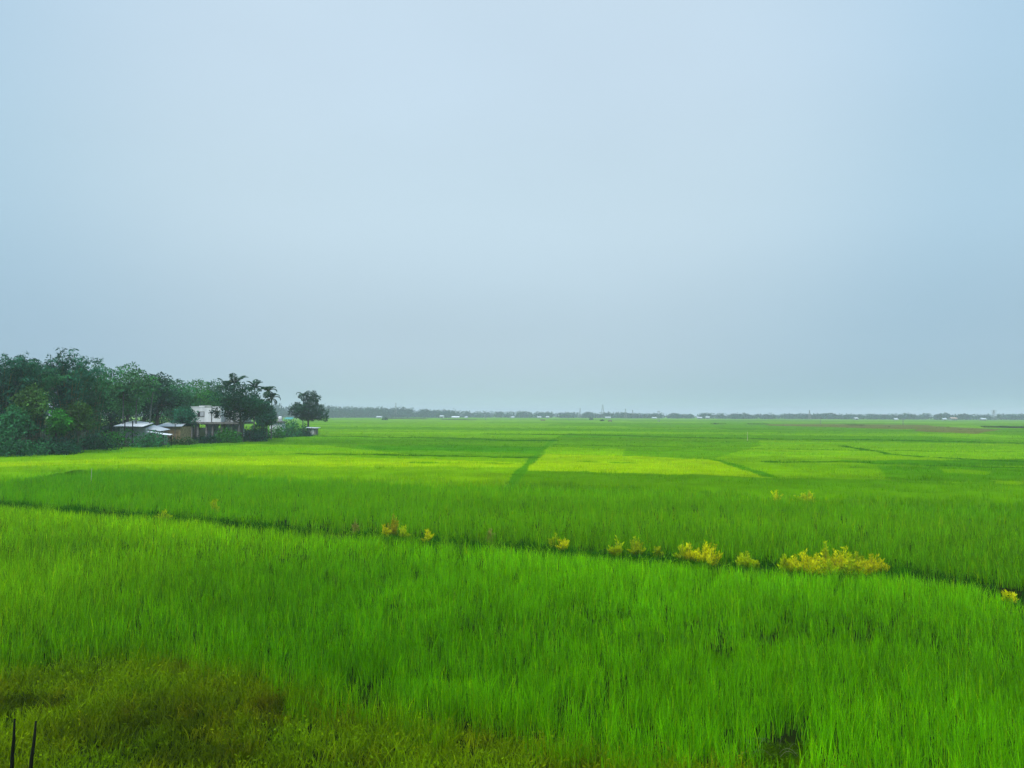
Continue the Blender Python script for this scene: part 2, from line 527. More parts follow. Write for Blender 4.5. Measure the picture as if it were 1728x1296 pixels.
# first paddy, right below the camera
parts = []
for d0, d1, dens, N, w0, segs, jit in ((6.5, 15, 54, 14, .0105, 4, .05), (15, 24, 34, 13, .013, 3, .06), (24, 52, 20, 10, .018, 3, .10)):
    pts = wedge(d0, d1, dens)
    x, y = pts
    m = (y < y_near(x) - .1 + .35 * (vnoise(x * 1.3, y * 0, 8) - .5)) & (y > y_bank(x + 1.1 * (vnoise(x * 1.4, y * 1.4, 28) - .5)) + .55 * (vnoise(x * 1.7, y * 1.2 + 3, 18) - .5) * 2 + np.abs(RNG.normal(0, .22, len(x))) - .15) & ~in_poly(x + RNG.normal(0, .17, len(x)), y + RNG.normal(0, .22, len(x)), PIT)
    # gaps where seedlings failed
    m &= ~((fbm(x * .9, y * .9, 55) > .76) & (RNG.random(len(x)) < .6))
    parts.append(rice('rice', '', keep(pts, m), N, .60, w0, segs, near_rgb, hmul=near_h, jit=jit))
V, T, C = join_arrays(parts)
tag(np_mesh('rice_crop', V, T, C, M_RICE), 'tall bright green rice of the first paddy, below the ditch with yellow shrubs', 'rice crop', kind='stuff')

# second paddy, beyond the ditch
parts = []
for d0, d1, dens, N, w0, segs in ((16, 30, 17, 11, .019, 3), (30, 75, 11, 9, .026, 3)):
    pts = wedge(d0, d1, dens)
    x, y = pts
    m = (y > y_far(x)) & (y < y_second(x) + RNG.normal(.2, .5, len(x))) & ~in_grove(x, y)
    parts.append(rice('rice', '', keep(pts, m), N, .70, w0, segs, field_rgb, jit=.11))
V, T, C = join_arrays(parts)
tag(np_mesh('rice_crop', V, T, C, M_RICE), 'deep green rice of the second paddy, on the far side of the ditch', 'rice crop', kind='stuff')

# all plots beyond
parts = []
for d0, d1, dens, N, w0, segs in ((34, 70, 6.5, 8, .032, 2), (70, 120, 2.3, 7, .055, 2), (120, 220, .8, 6, .10, 2), (220, 420, .22, 6, .20, 2)):
    pts = wedge(d0, d1, dens, .12)
    x, y = pts
    m = (y >= y_second(x) - .5) & ~in_grove(x, y) & ~bare(x, y)
    parts.append(rice('rice', '', keep(pts, m), N, .70, w0, segs, field_rgb, jit=.10 + w0))
V, T, C = join_arrays(parts)
tag(np_mesh('rice_crop', V, T, C, M_RICE), 'lime and mid green rice of the many plots between second paddy and distant wood', 'rice crop', kind='stuff')

# closed canopy of those plots (a low uneven surface that the blades stand in; beyond 400 m all that can be seen)
ny, nx = 520, 620
yy = np.exp(np.linspace(math.log(34), math.log(1500), ny)); uu = np.linspace(-.86, .86, nx)
Xg = (uu[None, :] * yy[:, None]); Yg = np.repeat(yy[:, None], nx, 1)
xf, yf = Xg.ravel(), Yg.ravel()
zz = .42 + .12 * np.clip((yf - 150) / 250, 0, 1) + .22 * (fbm(xf * .5, yf * .5, 13) - .5)
zz = zz * np.clip((yf - y_second(xf) + 1.0) / 7, .04, 1)
ok = (yf >= y_second(xf) - 1.0) & ~in_grove(xf, yf) & ~bare(xf, yf)
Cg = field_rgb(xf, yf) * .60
V = np.stack([xf, yf, zz], 1)
i = (np.arange(ny - 1)[:, None] * nx + np.arange(nx - 1)[None]).ravel()
q = np.stack([i, i + 1, i + nx + 1, i + nx], 1)
q = q[ok[q].all(1)]
T = np.concatenate([q[:, [0, 1, 2]], q[:, [0, 2, 3]]])
used = np.unique(T); mp = np.zeros(len(V), np.int64); mp[used] = np.arange(len(used))
tag(np_mesh('rice_field', V[used], mp[T], Cg[used], M_FIELD), 'patchwork of pale and dark green rice plots reaching to the far trees', 'rice field', kind='stuff')

# ------------------------------------------------------------------ weeds: the bank in front, the ditch edge
def weeds(n_pts, mask, colf, hrange, name, label, xr, yr, broad=.5, lane=None):
    x = RNG.uniform(*xr, n_pts); y = RNG.uniform(*yr, n_pts)
    if lane: y = lane(x, RNG.random(n_pts))
    m = mask(x, y); x, y = x[m], y[m]
    n = len(x)
    hb = RNG.uniform(*hrange, n) * (.5 + fbm(x * 1.1, y * 1.1, 71))
    col = colf(x, y)
    N = 7
    idx = np.repeat(np.arange(n), N); k = len(idx)
    base = np.stack([x[idx] + RNG.normal(0, .05, k), y[idx] + RNG.normal(0, .05, k), np.zeros(k)], 1)
    c = col[idx] * RNG.normal(1, .2, (k, 1)) * RNG.normal(1, .1, (n, 1))[idx]
    a = blade_arrays(base, hb[idx] * RNG.uniform(.5, 1.1, k), .011 * RNG.uniform(.7, 1.6, k), RNG.uniform(0, 2 * PI, k), RNG.uniform(.2, .9, k), RNG.uniform(0, .45, k), np.clip(c, .001, .9), 3)
    # broad leaves of low herbs
    nb = int(n * broad * 5)
    j = RNG.integers(0, n, nb)
    ax = RNG.normal(0, 1, (nb, 3)); ax[:, 2] = np.abs(ax[:, 2]) * .6 + .1; ax /= np.linalg.norm(ax, axis=1)[:, None]
    pc = np.stack([x[j] + RNG.normal(0, .08, nb), y[j] + RNG.normal(0, .08, nb), hb[j] * RNG.uniform(.15, .8, nb)], 1)
    c2 = col[j] * RNG.normal(1.05, .22, (nb, 1))
    b = leaf_arrays(pc, ax, RNG.uniform(.04, .08, nb), RNG.uniform(.015, .034, nb), np.clip(c2, .001, .9))
    V, T, C = join_arrays([a, b])
    return tag(np_mesh(name, V, T, C, M_WEED), label, 'weeds', kind='stuff')


OLIVE = np.array(lin(118, 138, 0)) * .86; LEAFG = np.array(lin(100, 148, 0)) * .86; BROWN = np.array(lin(72, 92, 0)) * .75; DRYY = np.array(lin(150, 140, 20)) * .75
BR = [(P(270, 1215, .1), 1.1, .85), (P(470, 1190, .1), .9, .4), (P(40, 1185, .1), .9, .35), (P(330, 1275, .1), 1.0, .5)]


def bank_rgb(x, y):
    n = fbm(x * .9, y * .9, 101)[:, None]
    c = OLIVE * n + LEAFG * (1 - n)
    b = np.zeros(x.shape)
    for p, rx, ry in BR: b = np.maximum(b, np.exp(-((x - p.x) / rx) ** 2 - ((y - p.y) / ry) ** 2))
    b = np.clip(b * 1.25 * (.45 + 1.1 * fbm(x * 2.2, y * 2.2, 105)), 0, 1)[:, None]
    c = c * (1 - b) + BROWN * b
    d = (fbm(x * 3, y * 3, 107) > .66)[:, None]
    return np.where(d, c * .75 + DRYY * .25, c)


weeds(24000, lambda x, y: (y < y_bank(x) + .55) & ~in_poly(x, y, PIT), bank_rgb, (.12, .40), 'bank_weeds',
      'low olive and brown weeds on the bank in front of the first paddy', (-10, 9), (6.5, 14.6), broad=.28)
pc_ = P(1322, 1290, 0)
weeds(1600, lambda x, y: in_poly(x, y, PIT) & (y < pc_.y + .5), lambda x, y: np.repeat((LEAFG * .45)[None], len(x), 0), (.05, .14), 'pit_weeds',
      'short dark green grass at the bottom of the bare hollow in the rice', (pc_.x - .8, pc_.x + .8), (pc_.y - .9, pc_.y + .6))
EDGEC = np.array(lin(122, 182, 10)) * .8
weeds(1300, lambda x, y: vnoise(x * .8, y * 0, 4) > .25, lambda x, y: EDGEC * (.6 + .8 * fbm(x * .7, y * .7, 9)[:, None]), (.35, .8), 'ditch_weeds',
      'light green weeds along the near edge of the ditch', (-34, 14), (0, 1), broad=.6, lane=lambda x, r: y_near(x) - .25 + r * .6)

DITCHC = np.array(lin(44, 112, 4)) * .65
weeds(6500, lambda x, y: fbm(x * .5, y * .5, 66) > .30, lambda x, y: DITCHC * (.6 + .8 * fbm(x * .7, y * .7, 19)[:, None]), (.16, .5), 'channel_weeds',
      'dark green weeds growing in the water of the ditch', (-34, 14), (0, 1), broad=.4, lane=lambda x, r: y_near(x) + .2 + r * (y_far(x) - y_near(x)))

# hollow: dry straw bent over bare soil
st = MB()
for k in range(9):
    a = random.uniform(0, 2 * PI)
    p0 = Vector((pc_.x + random.uniform(-.42, .42), pc_.y + random.uniform(.02, .55), .0))
    L = random.uniform(.25, .5)
    st.tube([p0 + Vector((math.cos(a) * L * t, math.sin(a) * L * t * .6, L * (1.7 * t - 1.5 * t * t) + .02)) for t in (0, .17, .33, .5, .67, .83, 1)], [.003, .003, .003, .0027, .0025, .002, .001], 4)
M_STRAW = solid_mat('dull_straw', (.06, .08, .03), (.14, .16, .07), 4)
tag(st.build('dry_straw', M_STRAW), 'pale dead straw bent over the bare hollow in the rice', 'straw', kind='stuff')

# ------------------------------------------------------------------ yellow shrubs along the ditch
def shrub_mesh(h, wd, hue, seed):
    """(stem mesh builder, leaf arrays) of one feathery shrub, base at the origin"""
    rng = random.Random(seed)
    sb = MB(); cs, ax, cl = [], [], []
    c0 = np.array(hue)
    for k in range(rng.randint(11, 16)):
        a = rng.uniform(0, 2 * PI); out = rng.uniform(.05, .9) * wd; hh = h * rng.uniform(.45, 1.15) * (1 - .55 * (out / wd))
        p = [Vector((math.cos(a) * out * t ** 1.3, math.sin(a) * out * t ** 1.3, hh * t)) for t in (0, .35, .7, 1)]
        sb.tube(p, [.010, .008, .005, .002], 5)
        tint = c0 * rng.uniform(.7, 1.15); low = np.array(lin(96, 150, 6)) * .8
        for i in range(64):
            t = rng.uniform(.03, 1.04)
            q = Vector((math.cos(a) * out * t ** 1.3, math.sin(a) * out * t ** 1.3, hh * t))
            spread = .10 * (1.1 - t) + .012
            b = rng.uniform(0, 2 * PI)
            d = Vector((math.cos(b), math.sin(b), rng.uniform(.6, 2.2))).normalized()
            q += Vector((math.cos(b) * spread * rng.random(), math.sin(b) * spread * rng.random(), 0))
            cs.append(q); ax.append(d); m_ = min(1, max(0, (t - .08) / .35)) * (.75 + .25 * rng.random()); cl.append((tint * m_ + low * (1 - m_)) * rng.uniform(.75, 1.25))
    n = len(cs)
    return sb, leaf_arrays(np.array(cs), np.array(ax), RNG.uniform(.07, .13, n), RNG.uniform(.018, .036, n), np.clip(np.array(cl), .001, .9))


M_STEM = solid_mat('shrub_stem', (.10, .10, .03), (.22, .18, .05), 8)
GOLD = tuple(c * 1.3 for c in lin(206, 204, 14)); OLD = tuple(c * 1.2 for c in lin(176, 192, 14)); PALE = tuple(c * .8 for c in lin(186, 178, 92))


def shrub(px, py, h, wd, hue, label, group=None, dz=.25):
    p = P(px, py, dz); h = h * .69; wd = wd * 1.0
    t = thing('yellow_shrub', (p.x, p.y, 0), label, 'shrub', group, random.uniform(0, 6))
    sb, (V, T, C) = shrub_mesh(h, wd, hue, int(px * 13 + py))
    sb.build('stems', M_STEM, t)
    np_mesh('foliage', V, T, C, M_WEED, t)
    return t


for px, py, h in ((1338, 957, .95), (1357, 955, 1.15), (1376, 957, 1.2), (1392, 954, 1.35), (1408, 958, 1.25), (1424, 957, 1.2), (1440, 958, 1.15), (1457, 958, 1.05), (1472, 959, 1.0), (1486, 958, 1.1),
                  (1366, 960, .9), (1400, 961, .9), (1432, 961, .85), (1464, 961, .8)):
    shrub(px, py, h, .48, GOLD if random.random() < .7 else OLD, 'yellow feathery shrub within the longest dense clump on the ditch edge', 'shrubs of the long yellow clump')
shrub(1324, 955, .85, .26, OLD, 'small yellow shrub standing just off the end of the long dense yellow clump')
for px, py, h in ((1262, 948, .75), (1275, 949, .7), (1250, 946, .62)):
    shrub(px, py, h, .26, OLD, 'low yellow shrub in the small loose clump before the longest clump', 'shrubs of the small loose clump')
for px, py, h in ((1152, 937, .95), (1164, 938, 1.05), (1178, 939, .9), (1192, 941, .95), (1203, 946, 1.15)):
    shrub(px, py, h, .34, GOLD if px > 1160 else OLD, 'yellow shrub in the medium clump of five on the ditch edge', 'shrubs of the clump of five')
shrub(1040, 929, 1.0, .34, OLD, 'upright yellow green shrub beside a rounder one, on the ditch edge')
shrub(1074, 930, 1.05, .42, OLD, 'rounder yellow green shrub beside an upright one, on the ditch edge')
shrub(1110, 932, .6, .3, OLD, 'low spreading yellow green shrub on ditch edge next to the clump of five')
shrub(936, 916, .8, .3, OLD, 'sparse olive yellow shrub with taller neighbour at the ditch')
shrub(950, 921, .85, .3, GOLD, 'yellow shrub leaning at the ditch right beside a sparse olive one')
shrub(828, 908, .8, .2, PALE, 'slender pale straw coloured plant standing alone at the ditch')
shrub(720, 906, .85, .3, GOLD, 'small bright yellow shrub alone at the ditch between thin weeds')
shrub(664, 898, 1.3, .34, tuple(c * .8 for c in lin(200, 190, 40)), 'tallest orange tinged yellow shrub on the ditch edge')
shrub(650, 900, .8, .3, GOLD, 'low yellow shrub at the foot of the tallest orange tinged one')
shrub(682, 901, .8, .3, OLD, 'low yellow green shrub beside the tallest orange tinged one')
shrub(600, 893, .8, .18, PALE, 'thin pale plant standing at the ditch before the orange tinged shrub')
shrub(278, 872, .75, .5, OLD, 'olive yellow shrub at the ditch nearest to the grove side')
shrub(1702, 1003, .5, .24, GOLD, 'yellow shrub on the ditch where it bends towards the viewer')
shrub(362, 850, 1.15, .45, OLD, 'yellowish weed bush standing alone inside the second paddy', dz=.55)
shrub(1310, 836, 1.2, .5, GOLD, 'yellow weed bush on the far edge of the second paddy', dz=.5)
shrub(1354, 837, 1.1, .7, OLD, 'wide pale yellow weed bush on the far edge of the second paddy', dz=.5)
shrub(1364, 837, 1.1, .7, GOLD, 'bright yellow weed bush touching the wide pale one at the second paddy', dz=.5)

# ------------------------------------------------------------------ stakes
def stake(name, px, py, Y, h, r, tilt, mat, label, group=None, base_z=0.0):
    p = at(px, py, Y)
    t = MB()
    n = 6
    t.tube([(tilt[0] * h * i / n + random.uniform(-.2, .2) * r, tilt[1] * h * i / n, h * i / n) for i in range(n + 1)], [r * (1.0 - .50 * i / n) for i in range(n + 1)], 8)
    o = t.build(name, mat, smooth=True)
    o.location = (p.x, p.y, base_z)
    return tag(o, label, 'stake', group)


Ys = 8.9
for pxt, pyt, pxb, lab in ((25, 1213, 20, 'dark wooden stake at the photo corner, the outer of the two'), (61, 1217, 52, 'dark wooden stake at the photo corner, the inner of the two')):
    top = at(pxt, pyt, Ys); bot = at(pxb, 1296, Ys)
    sl = (top.x - bot.x) / (top.z - bot.z)
    t = MB(); x0 = bot.x - sl * bot.z
    t.tube([(sl * top.z * k / 6 + (.003 if k % 2 else -.003), 0, top.z * k / 6) for k in range(7)], [.030, .029, .027, .024, .020, .016, .011], 8)
    o = t.build('wooden_stake', M_DARKWOOD, smooth=True); o.location = (x0, Ys, 0)
    tag(o, lab, 'stake', 'dark stakes on the bank')
stake('pale_stake', 1261, 742, at(1261, 742, 1).y * 132, 2.0, .05, (.03, 0), M_PALEWOOD, 'pale thin stake standing alone in the far rice, right of the bund')
stake('pale_stake', 154, 803, 51, 1.15, .022, (.02, 0), M_PALEWOOD, 'pale thin stake in the second paddy, near the grove')

# ------------------------------------------------------------------ trees
def tint(rgb, k=1.0): return np.array(lin(*rgb)) * k


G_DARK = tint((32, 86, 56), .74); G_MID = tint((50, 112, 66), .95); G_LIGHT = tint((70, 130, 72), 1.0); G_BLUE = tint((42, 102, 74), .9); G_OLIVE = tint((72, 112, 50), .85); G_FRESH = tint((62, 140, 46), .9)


def puffs_to_leaves(puffs, nleaf, L, W, col, flat=.3, colvar=.22):
    """leaf clumps spread over the shells of the puffs (x, y, z, rx, rz)"""
    cs, axs, cl = [], [], []
    tot = sum(p[3] ** 2 for p in puffs)
    for (px, py, pz, rx, rz) in puffs:
        n = max(12, int(nleaf * rx * rx / tot))
        d = RNG.normal(0, 1, (n, 3)); d /= np.linalg.norm(d, axis=1)[:, None]
        rad = RNG.uniform(.45, 1.08, n) ** .6
        lump = 1 + .30 * np.sin(d[:, 0] * 5 + px * 3) * np.cos(d[:, 2] * 4 + pz * 2)
        c = d * (rad * lump)[:, None] * np.array([rx, rx, rz]) + np.array([px, py, pz])
        ax = d * .6 + RNG.normal(0, .6, (n, 3)); ax[:, 2] -= flat
        ax /= np.linalg.norm(ax, axis=1)[:, None]
        cs.append(c); axs.append(ax)
        pc = np.array(col) * RNG.normal(1, colvar)
        cl.append(np.clip(pc[None] * RNG.normal(1, .22, (n, 1)), .004, .6))
    c = np.concatenate(cs); n = len(c)
    return leaf_arrays(c, np.concatenate(axs), L * RNG.uniform(.7, 1.3, n), W * RNG.uniform(.7, 1.3, n), np.concatenate(cl))


def broadleaf(px, top, Y, wpx, label, col=G_MID, group=None, base=.30, nleaf=6000, name='broadleaf_tree', leaf=(.33, .18), seed=None, lean=0, bark=None, np_=18, lobes=None, cat='tree'):
    rng = random.Random(int(px * 31 + top * 7 + Y))
    p = at(px, top, Y); H = p.z; W = wpx * Y / F
    t = thing(name, (p.x, Y, 0), label, cat, group)
    mb = MB(); r0 = .018 * H + .05
    tx = lean * H
    trunk = [(0, 0, -.1), (tx * .12, .03, H * .18), (tx * .3, -.05, H * .34), (tx * .5, .05, H * .55), (tx * .7, 0, H * .78)]
    mb.tube(trunk, [r0 * 1.25, r0, r0 * .85, r0 * .55, r0 * .2], 7)
    puffs = []
    zc, rz = H * (1 + base) / 2, H * (1 - base) / 2
    cand = lobes or []
    if lobes is None:
        for k in range(np_):
            for _ in range(20):
                d = Vector((rng.gauss(0, 1), rng.gauss(0, 1), rng.gauss(0, 1))).normalized() * (rng.random() ** .45)
                if d.z < .95: break
            s = rng.uniform(.20, .34)
            x = tx * .7 + d.x * W * .5 * (1 - s * .8); y = d.y * W * .5 * (1 - s * .8); z = zc + d.z * rz * (1 - s * .8)
            cand.append((x, y, z, W * .5 * s * rng.uniform(.9, 1.3) + .25, rz * s * rng.uniform(.7, 1.0) + .2))
        cand.append((tx * .7, 0, H - rz * .26, W * .2, rz * .26))
    puffs = cand
    for (x, y, z, a, b) in puffs[::2]:
        s0 = Vector(trunk[2]) if z < H * .6 else Vector(trunk[3])
        e = Vector((x, y, z)); m = (s0 + e) / 2 + Vector((0, 0, -.08 * (e - s0).length))
        mb.tube([s0, m, e], [r0 * .42, r0 * .28, r0 * .08], 5)
    mb.build('trunk', bark or M_BARK, t, True)
    np_mesh('crown', *puffs_to_leaves(puffs, nleaf, leaf[0], leaf[1], col), M_TREE, t)
    return t


def bamboo(px, top, Y, wpx, label, col=G_MID, group=None, culms=24, nl=280, lowest=.22):
    rng = random.Random(int(px * 17 + top * 3 + Y))
    p = at(px, top, Y); H = p.z * 1.18; W = wpx * Y / F
    t = thing('bamboo_clump', (p.x, Y, 0), label, 'bamboo', group)
    mb = MB(); cs, axs, cl = [], [], []
    for k in range(culms):
        a = rng.uniform(0, 2 * PI); r0 = rng.uniform(.1, .9); out = W * .5 * rng.uniform(.25, 1.0); h = H * rng.uniform(.76, .93) / .95
        if k == 0: h = H * .88; out = W * .2
        bx, by = math.cos(a) * r0, math.sin(a) * r0
        def pt(s):
            q = s ** 2.2
            return Vector((bx + math.cos(a) * out * q, by + math.sin(a) * out * q, h * (s - .16 * s ** 4 * (.5 + out / (W * .5)))))
        mb.tube([pt(s) for s in (0, .2, .4, .6, .75, .9, 1)], [.055, .052, .047, .038, .028, .015, .006], 5)
        ctint = np.array(col) * rng.uniform(.7, 1.35)
        # sprays: short side twigs carrying drooping leaves
        for j in range(int(nl / 7)):
            s = lowest + (1.02 - lowest) * rng.random() ** .75
            s = min(s, .985 - .1 * rng.random() ** 2); o = pt(s); b = rng.uniform(0, 2 * PI); tl = rng.uniform(.3, 1.25) * (1.25 - .6 * s)
            dv = Vector((math.cos(b), math.sin(b), rng.uniform(-.15, .5)))
            sp = ctint * rng.uniform(.75, 1.25)
            for q in range(7):
                f = rng.uniform(.25, 1)
                c = o + dv * tl * f + Vector((0, 0, -.25 * tl * f * f)) + Vector((rng.gauss(0, .10), rng.gauss(0, .10), rng.gauss(0, .08)))
                ax = Vector((dv.x * .6 + rng.gauss(0, .5), dv.y * .6 + rng.gauss(0, .5), -.55 + rng.gauss(0, .35))).normalized()
                cs.append(c); axs.append(ax); cl.append(sp * rng.uniform(.75, 1.25))
    mb.build('culms', M_CULM, t, True)
    n = len(cs)
    np_mesh('foliage', *leaf_arrays(np.array(cs), np.array(axs), RNG.uniform(.30, .52, n), RNG.uniform(.08, .15, n), np.clip(np.array(cl), .004, .6)), M_TREE, t)
    return t


def palm(px, top, Y, label, fl=2.0, group='slender palms rising out of the grove', nf=10, lean=0.0, col=G_DARK, upright=.6, trunk_mat=None):
    """slender betel palm; top is the photo height of the highest frond tip"""
    rng = random.Random(int(px * 7 + top))
    p = at(px, top, Y); H = p.z - fl * .62
    t = thing('palm_tree', (p.x, Y, 0), label, 'palm', group)
    mb = MB(); n = 10
    mb.tube([(lean * H * (k / n) ** 2 - lean * H, 0, H * k / n) for k in range(n + 1)], [.13 - .05 * k / n for k in range(n + 1)], 7)
    mb.tube([(0, 0, H - .02), (0, 0, H + .35), (0, 0, H + .6)], [.095, .08, .03], 7)
    mb.build('trunk', trunk_mat or M_PALE_BARK, t, True)
    cs, axs, cl, rb, Ls = [], [], [], MB(), []
    for k in range(nf):
        a = 2 * PI * k / nf + rng.uniform(-.3, .3)
        el = rng.uniform(-.15, 1.0) if k % 3 else rng.uniform(.9, 1.35)
        L = fl * rng.uniform(.8, 1.1)
        pts = []
        for s in range(8):
            u = s / 7
            e = el - 1.35 * u * u * upright * 1.6
            if s == 0: q = Vector((0, 0, H + .4))
            else: q = pts[-1] + Vector((math.cos(a) * math.cos(e), math.sin(a) * math.cos(e), math.sin(e))) * (L / 7)
            pts.append(q)
        rb.tube(pts, [.03 - .0035 * s for s in range(8)], 4)
        ct = np.array(col) * rng.uniform(.75, 1.3)
        for s in range(1, 8):
            d = (pts[s] - pts[s - 1]).normalized(); side = d.cross(Vector((0, 0, 1))).normalized()
            for u in (0, .33, .66):
                q = pts[s - 1].lerp(pts[s], u)
                ll = fl * .30 * math.sin(PI * min(1, (s + u + .6) / 8.6)) + .08
                for sg in (-1, 1):
                    cs.append(q); axs.append((side * sg * .9 + d * .75 + Vector((0, 0, -.35))).normalized()); cl.append(ct * rng.uniform(.8, 1.2)); Ls.append(ll)
    rb.build('frond_stalks', M_CULM, t)
    np_mesh('fronds', *leaf_arrays(np.array(cs), np.array(axs), np.array(Ls), .13, np.array(cl)), M_TREE, t)
    return t


def bush(px, top, Y, wpx, label, col=G_MID, nleaf=1500, n=9, group=None, leaf=(.30, .17)):
    rng = random.Random(int(px * 5 + top))
    p = at(px, top, Y); H = max(p.z, .8); W = wpx * Y / F
    t = thing('bush', (p.x, Y, 0), label, 'bush', group)
    mb = MB(); puffs = []
    for k in range(n):
        x = rng.uniform(-.5, .5) * W * .75; y = rng.uniform(-.5, .5) * W * .5
        hh = H * (1 - .55 * abs(x / (W * .5)) ** 1.6) * rng.uniform(.62, 1.0)
        rz_ = hh * rng.uniform(.30, .48)
        puffs.append((x, y, hh - rz_, W * rng.uniform(.12, .20) + .15, rz_))
        if rz_ < hh * .45: puffs.append((x * 1.1, y - .2, hh * .28, W * .15 + .15, hh * .3))
        mb.tube([(x * .2, y * .2, 0), (x * .6, y * .6, hh * .35), (x, y, hh * .75)], [.06, .045, .015], 5)
    mb.build('stems', M_BARK, t)
    np_mesh('foliage', *puffs_to_leaves(puffs, nleaf, leaf[0], leaf[1], col, flat=.1), M_TREE, t)
    return t


# the bamboo at the near end of the grove
bamboo(-78, 596, 84, 150, 'bamboo clump cut by the photo edge, outermost of the grove', G_MID, culms=26)
bamboo(6, 590, 86, 120, 'broad feathery bamboo clump at the near end of the grove', G_BLUE, culms=30)
bamboo(62, 602, 90, 110, 'bamboo clump between the broad feathery one and the tallest one', G_MID, culms=28)
bamboo(122, 583, 93, 95, 'tallest bamboo clump with an airy top against the sky', G_BLUE, culms=26, nl=260)
bamboo(160, 603, 98, 80, 'bamboo clump with thin drooping tips just inside the tallest one', G_MID, culms=22, nl=260)
bamboo(28, 598, 104, 150, 'bamboo clump behind the broad feathery one', G_DARK, culms=26)
bamboo(105, 608, 108, 130, 'bamboo clump behind the tallest one', G_DARK, culms=26)
bamboo(-30, 605, 112, 160, 'rearmost bamboo clump at the near end of the grove', G_DARK, culms=24)
# leafy trees of the grove
broadleaf(218, 614, 106, 92, 'tall tree with thin light twigs poking out above the white roofed shed', G_LIGHT, np_=22, base=.36)
broadleaf(190, 628, 112, 90, 'dark tree filling the gap between bamboo and the shed', G_DARK, base=.12)
broadleaf(268, 630, 116, 84, 'round topped dark green tree above the mud walled shed', G_DARK, np_=20, base=.36)
broadleaf(300, 640, 128, 80, 'green tree with flat top next to the round topped one', G_MID, base=.3)
broadleaf(332, 640, 138, 74, 'green tree whose crown rises right behind the white house', G_FRESH * .8, base=.25)
broadleaf(362, 641, 146, 70, 'broad light green crown behind the white house roof', G_MID, base=.25)
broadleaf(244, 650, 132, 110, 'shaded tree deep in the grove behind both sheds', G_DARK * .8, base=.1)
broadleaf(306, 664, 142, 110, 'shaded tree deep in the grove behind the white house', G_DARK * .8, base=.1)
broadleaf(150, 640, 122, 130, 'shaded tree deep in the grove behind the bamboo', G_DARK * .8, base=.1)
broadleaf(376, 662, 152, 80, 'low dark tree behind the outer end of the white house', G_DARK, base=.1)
broadleaf(411, 648, 119, 104, 'spreading dark tree with forked trunk in front of the white house', G_DARK, np_=26, base=.36, nleaf=8500, lean=-.10)
broadleaf(446, 676, 128, 50, 'smaller dark tree leaning against the spreading forked one', G_BLUE * .9, base=.15)
broadleaf(313, 684, 113, 48, 'small low tree covering the near corner of the white house', G_BLUE, base=.30, nleaf=2200)
broadleaf(96, 690, 84, 48, 'small bright green round tree in front of the dark bamboo', G_FRESH, base=.40, nleaf=1900)
broadleaf(133, 676, 86, 52, 'small olive tree in front of the tallest bamboo clump', G_OLIVE, base=.42, nleaf=1700)
broadleaf(52, 650, 83, 62, 'olive green young tree in front of the broad feathery bamboo', G_OLIVE, base=.42, nleaf=2200)
broadleaf(28, 684, 81, 66, 'dull green low tree at the outer end of the grove', G_MID, base=.3, nleaf=2300)
W_ = 175 / F
broadleaf(521, 659, 175, 62, 'lone dark tree with two tier crown beside the small field hut', G_DARK, base=.22, nleaf=8500,
          lobes=[(x * W_, y * W_, (703 - z) * W_ + 4.4, a * W_, b * W_) for x, y, z, a, b in (
              (4, 0, 668, 9, 8), (11, 2, 672, 8, 7), (-2, 3, 677, 9, 7), (8, -3, 680, 10, 7), (-18, 0, 686, 9, 7), (-26, 2, 694, 8, 7), (-10, -4, 690, 12, 8), (3, -5, 694, 15, 9),
              (16, 0, 690, 9, 8), (24, 2, 698, 9, 8), (14, 4, 702, 10, 7), (-2, 5, 703, 12, 7), (28, -2, 705, 6, 6), (-16, 4, 701, 9, 6))])
# palms
palm(396, 634, 127, 'tallest palm with one upright spear leaf above the forked tree', 2.6, nf=9, upright=.5)
palm(381, 643, 129, 'palm half hidden behind the tallest palm above the forked tree', 2.2)
palm(430, 645, 126, 'palm poking out above the outer half of the forked tree crown', 2.1)
palm(453, 650, 131, 'curved palm with drooping fronds standing clear beside the forked tree', 2.3, upright=1.05, lean=.02)
palm(459, 664, 133, 'lower palm tucked beneath the curved drooping one', 2.0, upright=1.1)
palm(512, 660, 178, 'single slim palm beside the lone two tier tree', 2.3, upright=1.15)
palm(209, 652, 104, 'palm with thin pale trunk behind the white roofed shed', 2.0, upright=.9, col=G_MID)
palm(231, 655, 105, 'palm with thin grey trunk standing in the middle behind the sheds', 2.0, upright=.9, col=G_MID)
palm(259, 646, 106, 'palm with the longest pale trunk, rising beside the mud walled shed', 2.0, upright=.9, lean=.06, col=G_MID)
# bushes along the field edge
bush(20, 718, 79, 120, 'big leafy bush at the outer field edge below the bamboo', G_MID * .85, 2400, 12)
bush(95, 728, 82, 100, 'dark bush below the small bright round tree', G_DARK * .9, 1900, 11)
bush(160, 722, 92, 80, 'dark bush between bamboo foot and white roofed shed', G_DARK, 1800, 11)
bush(212, 715.5, 99, 88, 'bright green bush in front of the white roofed shed', G_FRESH * .8, 1900, 11)
bush(262, 726, 100, 66, 'low bush in front of the two tin sheets', G_MID * 1.2, 1300, 10)
bush(305, 734, 108, 56, 'low olive bush in front of the mud walled shed', G_OLIVE * .8, 1300, 10)
bush(345, 729, 113, 50, 'dark bush below the columns of the white house', G_DARK, 1300, 10)
bush(382, 718, 117, 62, 'fresh green bush in front of the spreading forked tree', G_FRESH * .8, 2000, 12)
bush(424, 722, 122, 60, 'dark bush at the foot of the spreading forked tree', G_BLUE * .85, 1700, 12)
bush(464, 714, 138, 46, 'green bush below the white water tank', G_FRESH * .7, 1600, 11)
bush(490, 707, 146, 56, 'broad green bush between water tank and small field hut', G_MID, 2000, 12)
